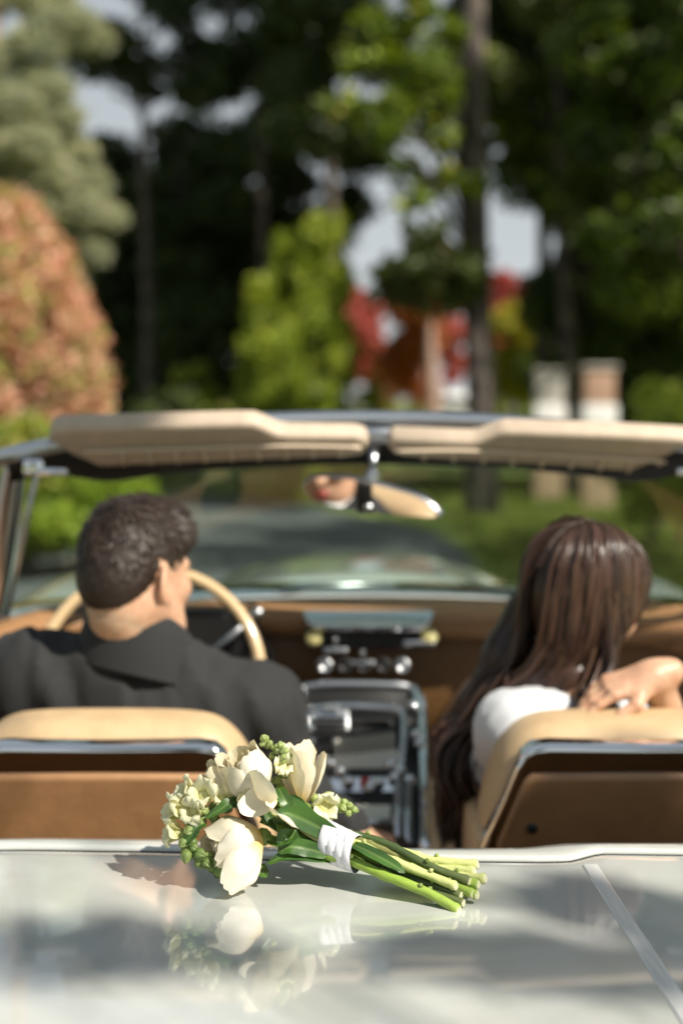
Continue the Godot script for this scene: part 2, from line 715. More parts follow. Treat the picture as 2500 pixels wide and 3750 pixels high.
func deck(c):
	var edge = [Vector2(-0.92, -1.74), Vector2(-0.4310, -1.7609), Vector2(-0.2643, -1.7484), Vector2(-0.1981, -1.7431), Vector2(-0.1523, -1.7171), Vector2(-0.0770, -1.7120), Vector2(0.1152, -1.7069), Vector2(0.2427, -1.7036), Vector2(0.2696, -1.7052), Vector2(0.3286, -1.7361), Vector2(0.4247, -1.7344), Vector2(1.03, -1.70)]
	var lip = [Vector2(-0.92, -1.785), Vector2(-0.4407, -1.8013), Vector2(-0.2143, -1.7882), Vector2(-0.1230, -1.7591), Vector2(-0.0789, -1.7538), Vector2(0.1179, -1.7484), Vector2(0.2164, -1.7502), Vector2(0.2906, -1.7699), Vector2(0.4341, -1.7736), Vector2(1.03, -1.75)]
	var xs := []
	var x := CX - 0.93
	while x < CX + 0.9301:
		xs.append(x)
		x += 0.0031 if x > CX + 0.22 and x < CX + 0.29 else 0.012
	var rows := []
	for k in 30:
		var row := []
		for q in xs:
			var ze := along(edge, q) + 0.0045
			var f: float = [0.0, 0.0, 0.002, 0.006][k] if k < 4 else lerpf(0.02, 1.0, (k - 4) / 25.0)
			var z := lerpf(ze, -0.40, f)
			var y: float = deck_y(q, z) - ([0.03, 0.0035, 0.0012, 0.0][k] if k < 4 else 0.0)
			row.append(Vector3(q, y, z))
		rows.append(row)
	var st := begin()
	grid(st, rows, true)
	part(c, "rear_deck", st, "paint", "glossy white rear deck in dappled light with a raised seam")
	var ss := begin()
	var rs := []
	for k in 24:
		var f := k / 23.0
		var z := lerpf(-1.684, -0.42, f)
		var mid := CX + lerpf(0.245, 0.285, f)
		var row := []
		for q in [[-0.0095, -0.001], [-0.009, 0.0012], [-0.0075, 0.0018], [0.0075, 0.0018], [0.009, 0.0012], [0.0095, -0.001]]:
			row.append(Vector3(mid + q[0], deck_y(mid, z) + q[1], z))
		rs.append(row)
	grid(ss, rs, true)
	part(c, "deck_sheen_strip", ss, "sheen_paint", "raised deck seam on the right with its pale reflection painted in")  # the pale reflection along the seam is painted as lighter colour
	var sh := begin()
	var rows2 := []
	for k in 9:
		var row := []
		for q in xs:
			var ze := along(edge, q) - 0.0050
			var zl := along(lip, q)
			var f: float = [0.0, 0.0, 0.04, 0.15, 0.6, 0.9, 0.98, 1.0, 1.0][k]
			var y: float = DECK + [-0.0035, -0.0015, 0.001, 0.0025, 0.003, 0.002, -0.001, -0.006, -0.04][k]
			row.append(Vector3(q, y - 0.05 * pow(absf(q - CX) / 0.95, 4), lerpf(ze, zl, f)))
		rows2.append(row)
	grid(sh, rows2)
	part(c, "deck_edge_strip", sh, "paint", "white edge strip along the cockpit rim")
	var gp := begin()
	var rows3 := [[], [], []]
	for q in xs:
		var ze := along(edge, q)
		var yy: float = DECK - 0.016 - 0.05 * pow(absf(q - CX) / 0.95, 4)
		rows3[0].append(Vector3(q, yy, ze + 0.014))
		rows3[1].append(Vector3(q, yy, ze - 0.0058))
		rows3[2].append(Vector3(q, yy + 0.0132, ze - 0.0052))
	grid(gp, rows3)
	part(c, "panel_gap", gp, "gap")
	var bk := begin(false)
	rbox(bk, Vector3(CX, 0.55, -1.79), Vector3(1.5, 0.7, 0.03), 0.01)
	part(c, "rear_bulkhead", bk, "saddle_dark")


func arc(cz, cy, r, a0, a1, n) -> Array:
	var out := []
	for k in n + 1:
		var a := lerpf(a0, a1, float(k) / n)
		out.append(Vector2(cz + r * cos(a), cy + r * sin(a)))
	return out


func side_slab(st, zy, x0, x1, bevel):
	var pts := []
	for p in zy:
		pts.append(Vector3(x0, p.y, p.x))
	slab(st, pts, Vector3(x1 - x0, 0, 0), bevel)


func body(c):
	for s in [-1.0, 1.0]:
		var xo: float = CX + s * 0.955
		var xi: float = CX + s * 0.90
		var q := begin()
		var rear = [Vector2(-0.42, 0.45), Vector2(-0.42, 0.84), Vector2(-0.75, 0.885), Vector2(-1.80, 0.885), Vector2(-1.80, 0.28), Vector2(-1.46, 0.28)] + arc(-1.08, 0.33, 0.37, PI, 0.0, 10) + [Vector2(-0.70, 0.33)]
		side_slab(q, rear, xo, xi, 0.02)
		part(c, "rear_quarter_panel", q, "paint")
		var d := begin()
		side_slab(d, [Vector2(-1.806, 0.28), Vector2(-1.806, 0.885), Vector2(-2.4, 0.93), Vector2(-3.05, 0.955), Vector2(-3.05, 0.28)], xo, xi, 0.015)
		var door := part(c, "door", d, "paint")
		var h := begin()
		rbox(h, Vector3(xo + s * 0.012, 0.80, -2.0), Vector3(0.02, 0.025, 0.14), 0.009)
		part(door, "door_handle", h, "chrome")
		var dl := begin()
		var p0 := Vector3(CX + s * 0.86, 0.0, 0.0)
		rbox(dl, Vector3(CX + s * 0.84, 0.66, -2.42), Vector3(0.08, 0.52, 1.22), 0.03)
		part(door, "door_lining", dl, "saddle")
		var f := begin()
		side_slab(f, [Vector2(-3.056, 0.28), Vector2(-3.056, 0.955), Vector2(-4.2, 0.965), Vector2(-5.0, 0.92), Vector2(-5.1, 0.80), Vector2(-5.1, 0.45), Vector2(-4.62, 0.33)] + arc(-4.22, 0.33, 0.37, PI, 0.0, 10).map(func(v): return Vector2(v.x, v.y)) + [Vector2(-3.84, 0.28)], xo, xi, 0.02)
		part(c, "front_fender", f, "paint")
		for z in [-1.08, -4.22]:
			var tyre := begin()
			var ctr := Vector3(CX + s * 0.80, 0.335, z)
			lathe(tyre, ctr, Vector3(s, 0, 0), [[0.19, -0.09], [0.25, -0.105], [0.315, -0.095], [0.335, -0.06], [0.335, 0.06], [0.315, 0.095], [0.25, 0.105], [0.19, 0.09]], 28)
			var wheel := part(c, "wheel", tyre, "rubber")
			var rimst := begin()
			lathe(rimst, ctr, Vector3(s, 0, 0), [[0.0, 0.10], [0.05, 0.10], [0.07, 0.07], [0.16, 0.06], [0.19, 0.085], [0.195, 0.05], [0.19, -0.08], [0.0, -0.08]], 28)
			part(wheel, "wheel_rim", rimst, "chrome")
		# pad that curves from the dash along the top of the door
		var pad := begin()
		var pts = smooth_path([Vector3(CX + s * 0.50, 1.055, -2.90), Vector3(CX + s * 0.62, 1.05, -2.83), Vector3(CX + s * 0.70, 1.035, -2.68), Vector3(CX + s * 0.745, 1.01, -2.45), Vector3(CX + s * 0.78, 0.965, -2.1), Vector3(CX + s * 0.80, 0.93, -1.82)], 20)
		tube(pad, pts, [0.045, 0.05, 0.05, 0.045, 0.04], 12)
		part(c, "door_top_pad", pad, "saddle")
		var kick := begin()
		var rows := []
		for p in pts:
			rows.append([p + Vector3(0, -0.02, 0), p + Vector3(s * 0.03, -0.12, 0), p + Vector3(s * 0.02, -0.30, 0), p + Vector3(0, -0.55, 0)])
		grid(kick, rows, s < 0)
		part(c, "side_lining", kick, "saddle_dark")
	var fl := begin(false)
	rbox(fl, Vector3(CX, 0.30, -2.75), Vector3(1.7, 0.06, 4.5), 0.02)
	part(c, "floor_pan", fl, "carpet")
	var tail := begin()
	rbox(tail, Vector3(CX, 0.66, -0.44), Vector3(1.86, 0.42, 0.08), 0.03)
	part(c, "tail_panel", tail, "paint")
	for s in [-1.0, 1.0]:
		var lamp := begin()
		rbox(lamp, Vector3(CX + s * 0.55, 0.66, -0.39), Vector3(0.6, 0.16, 0.03), 0.012)
		part(c, "tail_light", lamp, "red_lens")
	for z in [-0.36, -5.16]:
		var bump := begin()
		rbox(bump, Vector3(CX, 0.46, z), Vector3(1.86, 0.13, 0.10), 0.04)
		part(c, "bumper", bump, "chrome")
	# bonnet with its broad raised scoop
	var rows := []
	for j in 31:
		var z := lerpf(-3.16, -5.06, j / 30.0)
		var row := []
		for i in 49:
			var x := lerpf(-0.93, 0.93, i / 48.0)
			var crest := exp(-pow((absf(x) - 0.86) / 0.07, 2)) * 0.045
			var rise := smoothstep(-3.3, -3.75, z)
			var hump := 0.105 * pow(maxf(0.0, 1.0 - pow(absf(x - 0.0) / 0.46, 2.4)), 0.8) * rise * (1.0 - 0.25 * smoothstep(-4.2, -5.0, z))
			row.append(Vector3(CX + x, 0.955 + crest + hump - 0.10 * pow(clampf((-z - 4.0) / 1.1, 0, 1), 2), z))
		rows.append(row)
	var hood := begin()
	grid(hood, rows)
	part(c, "bonnet", hood, "paint", "white bonnet with a broad raised scoop seen through the windshield")
	var nose := begin()
	rbox(nose, Vector3(CX, 0.66, -5.05), Vector3(1.8, 0.36, 0.08), 0.03)
	part(c, "front_grille", nose, "steel")
	var cowl := begin()
	var cr := []
	for i in 25:
		var s := lerpf(-1, 1, i / 24.0)
		var b := base_curve(s)
		cr.append([b + Vector3(0, -0.01, 0.03), b + Vector3(0, -0.008, -0.02), Vector3(CX + s * 0.88, 0.985, -3.15 + 0.05 * s * s), Vector3(CX + s * 0.90, 0.94, -3.2)])
	grid(cowl, cr, true)
	part(c, "cowl_panel", cowl, "paint")
	for x in [-0.30, 0.28]:
		var w := begin()
		var b := base_curve(x / 0.768) + Vector3(0, 0.005, -0.05)
		tube(w, [b, b + Vector3(0.16, 0.02, 0.015), b + Vector3(0.36, 0.022, 0.02)], [0.009, 0.007, 0.006], 6)
		part(c, "windshield_wiper", w, "steel")


func base_curve(s) -> Vector3:
	return Vector3(CX + 0.768 * s, 1.088 - 0.02 * s * s, -3.08 + 0.22 * s * s)


func head_curve(s) -> Vector3:
	return Vector3(CX + 0.655 * s, 1.472 - 0.045 * s * s - 0.02 * pow(s, 4), -2.72 + 0.10 * s * s + 0.06 * pow(s, 4))


func windshield(c):
	var panes := [[], []]
	for side in 2:
		for j in 13:
			var row := []
			for i in 41:
				var s := lerpf(-1, 1, i / 40.0)
				var p := base_curve(s).lerp(head_curve(s), j / 12.0)
				row.append(p + Vector3(s * 0.003 * side, 0.0, -0.03 * sin(PI * j / 12.0) - 0.005 * side))
			panes[side].append(row)
	var g := begin()
	grid(g, panes[0], true)
	grid(g, panes[1])
	grid(g, [panes[1][0], panes[0][0]], true)
	grid(g, [panes[0][12], panes[1][12]], true)
	grid(g, [panes[0].map(func(r): return r[0]), panes[1].map(func(r): return r[0])], true)
	grid(g, [panes[1].map(func(r): return r[40]), panes[0].map(func(r): return r[40])], true)
	part(c, "windshield", g, "glass", "green tinted windshield glass")
	var hd := begin()
	var rings := []
	for i in 41:
		var p := head_curve(lerpf(-1.02, 1.02, i / 40.0))
		var ring := []
		for q in [Vector2(0.018, -0.012), Vector2(0.02, 0.004), Vector2(0.010, 0.013), Vector2(-0.012, 0.016), Vector2(-0.042, 0.010), Vector2(-0.05, -0.002), Vector2(-0.04, -0.016), Vector2(0, -0.018), Vector2(0.018, -0.012)]:
			ring.append(p + Vector3(0, q.y, q.x))
		rings.append(ring)
	grid(hd, rings, true)
	var header := part(c, "windshield_frame", hd, "steel", "brushed metal windshield header")
	var tr := begin()
	var rows2 := []
	for i in 41:
		var e := lerpf(-1.0, 1.0, i / 40.0)
		var p := head_curve(e)
		var deep := 0.086 - 0.05 * smoothstep(0.72, 0.98, absf(e))
		rows2.append([p + Vector3(0, -0.015, 0.012), p + Vector3(0, -deep * 0.5, 0.006), p + Vector3(0, -deep, -0.012), p + Vector3(0, -deep - 0.002, -0.02), p + Vector3(0, -0.05, -0.012), p + Vector3(0, -0.015, -0.01)])
	grid(tr, rows2, true)
	part(header, "header_trim", tr, "black")
	for s in [-1.0, 1.0]:
		var pl := begin()
		var a := base_curve(s) + Vector3(0, -0.1, 0.04)
		var b := head_curve(s * 0.985) + Vector3(0, 0, 0.0)
		tube(pl, smooth_path([a, a.lerp(b, 0.4) + Vector3(s * 0.008, 0, -0.012), a.lerp(b, 0.8) + Vector3(s * 0.006, 0, -0.006), b], 16), [0.022, 0.020, 0.018, 0.014], 10, Vector3.UP, 0.7)
		var pil := part(header, "windshield_pillar", pl, "steel")
		var gs := begin()
		tube(gs, [a + Vector3(-s * 0.036, 0.08, -0.008), b + Vector3(-s * 0.04, -0.03, -0.008)], 0.006, 6)
		part(header, "glass_bead", gs, "steel")
		var latch := begin()
		var lp := head_curve(s * 0.93) + Vector3(0, -0.032, 0.03)
		rbox(latch, lp, Vector3(0.04, 0.03, 0.025), 0.008, Basis(Vector3.UP, 0.3))
		rbox(latch, lp + Vector3(-s * 0.035, -0.008, 0.01), Vector3(0.06, 0.014, 0.016), 0.006)
		part(header, "roof_latch", latch, "chrome")
	var md := begin()
	rbox(md, Vector3(0.0667, 1.4413, -2.66), Vector3(0.07, 0.03, 0.03), 0.01)
	part(header, "mirror_mount", md, "steel")
	visor(c, [Vector3(-0.5234, 1.4694, -2.6), Vector3(-0.5035, 1.4781, -2.6), Vector3(-0.1778, 1.4892, -2.6), Vector3(-0.1556, 1.4884, -2.6), Vector3(-0.1413, 1.4813, -2.6), Vector3(-0.1144, 1.4631, -2.6), Vector3(-0.0945, 1.4591, -2.6), Vector3(0.0246, 1.4567, -2.6), Vector3(0.0445, 1.4488, -2.6), Vector3(0.0493, 1.4329, -2.6), Vector3(0.0398, 1.4106, -2.6), Vector3(0.0127, 1.4043, -2.6), Vector3(-0.1783, 1.3947, -2.6), Vector3(-0.4531, 1.3788, -2.6), Vector3(-0.4793, 1.3852, -2.6), Vector3(-0.4926, 1.4011, -2.6), Vector3(-0.5219, 1.4106, -2.6), Vector3(-0.5342, 1.4385, -2.6)], [Vector3(-0.4724, 1.4265, -2.6), Vector3(-0.3212, 1.4329, -2.6), Vector3(-0.1304, 1.4408, -2.6), Vector3(0.035, 1.4377, -2.6)], 9, [Vector3(-0.4, 1.4281, -2.6), Vector3(-0.4004, 1.3923, -2.6)], [Vector3(-0.0032, 1.4377, -2.6), Vector3(-0.0016, 1.4138, -2.6)], "left sun visor of tan leather with raised piping")
	visor(c, [Vector3(0.0866, 1.4424, -2.6), Vector3(0.0962, 1.4504, -2.6), Vector3(0.2313, 1.4432, -2.6), Vector3(0.2496, 1.4448, -2.6), Vector3(0.2828, 1.4646, -2.6), Vector3(0.2987, 1.4694, -2.6), Vector3(0.4894, 1.4607, -2.6), Vector3(0.6485, 1.4488, -2.6), Vector3(0.6884, 1.4393, -2.6), Vector3(0.6969, 1.4106, -2.6), Vector3(0.69, 1.3565, -2.6), Vector3(0.6183, 1.3565, -2.6), Vector3(0.4109, 1.3804, -2.6), Vector3(0.1719, 1.3987, -2.6), Vector3(0.1082, 1.4075, -2.6), Vector3(0.0867, 1.425, -2.6)], [Vector3(0.0962, 1.4281, -2.6), Vector3(0.2433, 1.4281, -2.6), Vector3(0.4105, 1.417, -2.6), Vector3(0.6814, 1.3931, -2.6)], 10, [Vector3(0.1511, 1.425, -2.6), Vector3(0.152, 1.4075, -2.6)], [Vector3(0.6416, 1.3931, -2.6), Vector3(0.6437, 1.3629, -2.6)], "right sun visor of tan leather with stitched grooves")
	# the mirror under the header
	var mr := begin()
	var face = round_outline([Vector3(-0.0747, 1.3329, -2.62), Vector3(-0.0674, 1.3539, -2.62), Vector3(-0.0313, 1.3619, -2.62), Vector3(0.0369, 1.3595, -2.62), Vector3(0.0932, 1.349, -2.62), Vector3(0.1454, 1.3362, -2.62), Vector3(0.1768, 1.3136, -2.62), Vector3(0.1721, 1.2991, -2.62), Vector3(0.0933, 1.2999, -2.62), Vector3(0.0048, 1.3039, -2.62), Vector3(-0.0555, 1.3136, -2.62)], 44)
	var ctr := Vector3.ZERO
	for p in face:
		ctr += p / face.size()
	# turned so that the eye sees the driver's face in it
	var want := ((Vector3(0, 1.49, 0) - ctr).normalized() + (MIRROR_SEES - ctr).normalized()).normalized()
	var turn := Basis(Quaternion(Vector3.BACK, want))
	var turned := face.map(func(p): return ctr + turn * ((p - ctr) * Vector3(1.06, 1.06, 1.0)))
	slab(mr, turned, -want * 0.022, 0.007)
	var mirror := part(c, "rear_view_mirror", mr, "steel", "rear view mirror with the driver's chin and collar in it")
	var gl := begin()
	slab(gl, turned.map(func(p): return ctr + (p - ctr) * 0.95 + want * 0.0025), -want * 0.002, 0.0005)
	part(mirror, "mirror_glass", gl, "mirror")
	var stalk := begin()
	tube(stalk, [Vector3(0.0596, 1.4248, -2.67), Vector3(0.0589, 1.384, -2.67), Vector3(0.0568, 1.3444, -2.645)], [0.010, 0.008, 0.008], 8)
	part(mirror, "mirror_stalk", stalk, "steel")
	var ball := begin()
	lathe(ball, Vector3(0.0576, 1.3646, -2.648), Vector3(0, 0, 1), [[0, 0.016], [0.009, 0.014], [0.015, 0.007], [0.017, 0], [0.013, -0.008], [0, -0.014]], 14)
	part(mirror, "mirror_ball", ball, "chrome")
	var knob := begin()
	lathe(knob, ctr + want * 0.004 + Vector3(0.007, -0.018, 0), want, [[0.009, 0], [0.0085, 0.008], [0.0, 0.011]], 12)
	part(mirror, "mirror_knob", knob, "steel")
	var tab := begin()
	rbox(tab, ctr + want * 0.003 + Vector3(-0.002, -0.002, 0), Vector3(0.030, 0.056, 0.008), 0.003, turn)
	part(mirror, "mirror_tab", tab, "black")


const MIRROR_SEES := Vector3(-0.185, 1.15, -2.40)


func visor(c, outline, crease, n, from, to, label):
	# folded up against the header, so that its face looks a little downwards
	var lean = func(p): return p + Vector3(0, -(p.y - 1.385) * 0.27, (p.y - 1.43) * 0.9)
	outline = outline.map(lean)
	crease = crease.map(lean)
	from = from.map(lean)
	to = to.map(lean)
	var st := begin()
	slab(st, outline, Vector3(0, 0.0315, -0.0256), 0.011)
	var v := part(c, "sun_visor", st, "visor", label)
	# horizontal piping between the smooth upper pad and the ribbed lower one
	var pi := begin()
	tube(pi, smooth_path(crease.map(func(p): return p + Vector3(0, -0.003, 0.003)), 20), 0.0045, 6)
	part(v, "piping", pi, "piping")
	for k in n:
		var f = float(k) / (n - 1)
		var rib := begin()
		tube(rib, [(from[0] as Vector3).lerp(to[0], f) + Vector3(0, -0.003, 0.003), (from[1] as Vector3).lerp(to[1], f) + Vector3(0, -0.002, 0.001)], 0.0045, 6)
		part(v, "piping", rib, "piping")


func dashboard(c):
	var rows := []
	for i in 41:
		var s := lerpf(-1, 1, i / 40.0)
		var b := base_curve(s * 0.93)
		var bulge := 0.03 * exp(-pow((s + 0.5) / 0.26, 2))
		var lip := Vector3(CX + s * 0.70, 1.072 + bulge * 0.5, -2.86 + 0.14 * s * s)
		rows.append([b + Vector3(0, -0.005, -0.005), b + Vector3(0, -0.006, 0.05), lip + Vector3(0, 0.012, -0.05), lip + Vector3(0, 0.010, -0.012), lip, lip + Vector3(0, -0.016, 0.004), lip + Vector3(0, -0.035, -0.006), lip + Vector3(0, -0.05, -0.03), lip + Vector3(0, -0.055, -0.07)])
	var top := begin()
	grid(top, rows, true)
	var dash := part(c, "dashboard", top, "saddle", "saddle brown dashboard with a padded top")
	var face := begin()
	var rf := []
	for i in 21:
		var s := lerpf(-1, 1, i / 20.0)
		var l := Vector3(CX + s * 0.70, 1.02, -2.93 + 0.14 * s * s)
		rf.append([l, l + Vector3(0, -0.12, 0.015), l + Vector3(0, -0.22, -0.03), l + Vector3(0, -0.45, -0.10), l + Vector3(0, -0.7, -0.12)])
	grid(face, rf, true)
	part(dash, "dash_face", face, "saddle_dark")
	# bright hooded strip in the middle of the dash and the box under it
	var hs := begin()
	slab(hs, [Vector3(-0.0771, 1.0872, -2.84), Vector3(0.1857, 1.0872, -2.84), Vector3(0.1755, 1.0636, -2.815), Vector3(0.1614, 1.0574, -2.81), Vector3(-0.0538, 1.0591, -2.81), Vector3(-0.0678, 1.0671, -2.815)], Vector3(0, -0.012, -0.012), 0.004)
	part(dash, "vent_hood", hs, "chrome", "bright metal strip in the middle of the dash")
	var bx := begin()
	slab(bx, [Vector3(-0.0739, 1.0459, -2.85), Vector3(0.1769, 1.0459, -2.85), Vector3(0.1744, 1.0157, -2.85), Vector3(0.155, 1.005, -2.85), Vector3(-0.0476, 1.0068, -2.85), Vector3(-0.0722, 1.0192, -2.85)], Vector3(0, 0, -0.05), 0.006)
	part(dash, "radio_housing", bx, "black")
	for q in [[Vector3(-0.056, 1.0323, -2.835), "gauge"], [Vector3(0.176, 1.0341, -2.835), "gauge"]]:
		var g := begin()
		lathe(g, q[0], Vector3(0, 0.3, 1), [[0.017, -0.01], [0.017, 0.004], [0.012, 0.009], [0, 0.010]], 14)
		part(dash, "dial", g, q[1])
	var ch := begin()
	rbox(ch, Vector3(0.1556, 1.0217, -2.83), Vector3(0.065, 0.012, 0.012), 0.005)
	part(dash, "chrome_slide", ch, "steel")
	for q in [Vector3(-0.0122, 1.0075, -2.83), Vector3(0.042, 0.9819, -2.83)]:
		var k := begin()
		rbox(k, q, Vector3(0.05, 0.010, 0.014), 0.004)
		rbox(k, q + Vector3(0, 0.014, 0), Vector3(0.008, 0.025, 0.008), 0.003)
		part(dash, "toggle", k, "steel")
	for X in 5:
		var k := begin()
		lathe(k, [Vector3(-0.0343, 0.9757, -2.84), Vector3(0.0053, 0.9757, -2.84), Vector3(0.043, 0.9757, -2.84), Vector3(0.0826, 0.9757, -2.84), Vector3(0.1212, 0.9757, -2.84)][X], Vector3(0, 0.1, 1), [[0.017, 0], [0.016, 0.014], [0.010, 0.018], [0.009, 0.012], [0, 0.012]], 14)
		part(dash, "knob", k, "steel" if X in [0, 4] else "black")
	# instrument pod behind the wheel
	var pod := begin()
	slab(pod, round_outline([Vector3(-0.613, 1.0484, -2.8), Vector3(-0.5818, 1.081, -2.84), Vector3(-0.4975, 1.0924, -2.86), Vector3(-0.3034, 1.0924, -2.86), Vector3(-0.1962, 1.0837, -2.84), Vector3(-0.1614, 1.0439, -2.84), Vector3(-0.1705, 0.9464, -2.84), Vector3(-0.6015, 0.954, -2.8)], 32), Vector3(0, 0, -0.08), 0.012)
	part(dash, "instrument_pod", pod, "black")
	for X in 4:
		var gst := begin()
		lathe(gst, [Vector3(-0.5282, 1.019, -2.83), Vector3(-0.432, 1.019, -2.83), Vector3(-0.3359, 1.0102, -2.83), Vector3(-0.2571, 1.0102, -2.83)][X], Vector3(0, 0.15, 1), [[0.040, -0.01], [0.042, 0.012], [0.037, 0.014], [0.034, 0.006], [0, 0.005]], 20)
		part(dash, "gauge", gst, "steel")
	# steering wheel
	var ctr := Vector3(-0.3639, 0.9808, -2.66)
	var nrm := Vector3(0, 0.34, 0.94).normalized()
	var ex := Vector3(1, 0, 0)
	var ey := nrm.cross(ex)
	var ring := []
	for k in 49:
		var a := TAU * k / 48
		ring.append(ctr + (ex * cos(a) + ey * sin(a)) * 0.212)
	var rim := begin()
	tube(rim, ring, 0.0115, 12, Vector3(0.1, 0.9, 0.3), 1.0, false)
	var wheel := part(c, "steering_wheel", rim, "rim", "cream steering wheel rim in front of the driver")
	for a in [0.12, PI - 0.12, -PI / 2]:
		var sp := begin()
		var dir: Vector3 = ex * cos(a) + ey * sin(a)
		tube(sp, [ctr - nrm * 0.03 + dir * 0.03, ctr - nrm * 0.025 + dir * 0.12, ctr + dir * 0.212], [0.014, 0.010, 0.008], 8, nrm, 0.5)
		part(wheel, "spoke", sp, "chrome")
	var hub := begin()
	lathe(hub, ctr - nrm * 0.05, nrm, [[0.03, -0.05], [0.05, 0], [0.048, 0.02], [0.03, 0.03], [0, 0.034]], 20)
	part(wheel, "hub", hub, "rim")
	var col := begin()
	tube(col, [ctr - nrm * 0.05, ctr - nrm * 0.32], [0.03, 0.035], 12)
	part(wheel, "steering_column", col, "saddle_dark")
	var lev := begin()
	tube(lev, [Vector3(-0.3087, 0.9655, -2.74), Vector3(-0.2367, 1.0315, -2.745), Vector3(-0.1774, 1.082, -2.75)], [0.006, 0.0055, 0.006], 8)
	tube(lev, [Vector3(-0.1774, 1.082, -2.75), Vector3(-0.1646, 1.094, -2.75), Vector3(-0.1561, 1.1008, -2.75)], [0.007, 0.011, 0.008], 10)
	part(wheel, "shift_lever", lev, "steel")


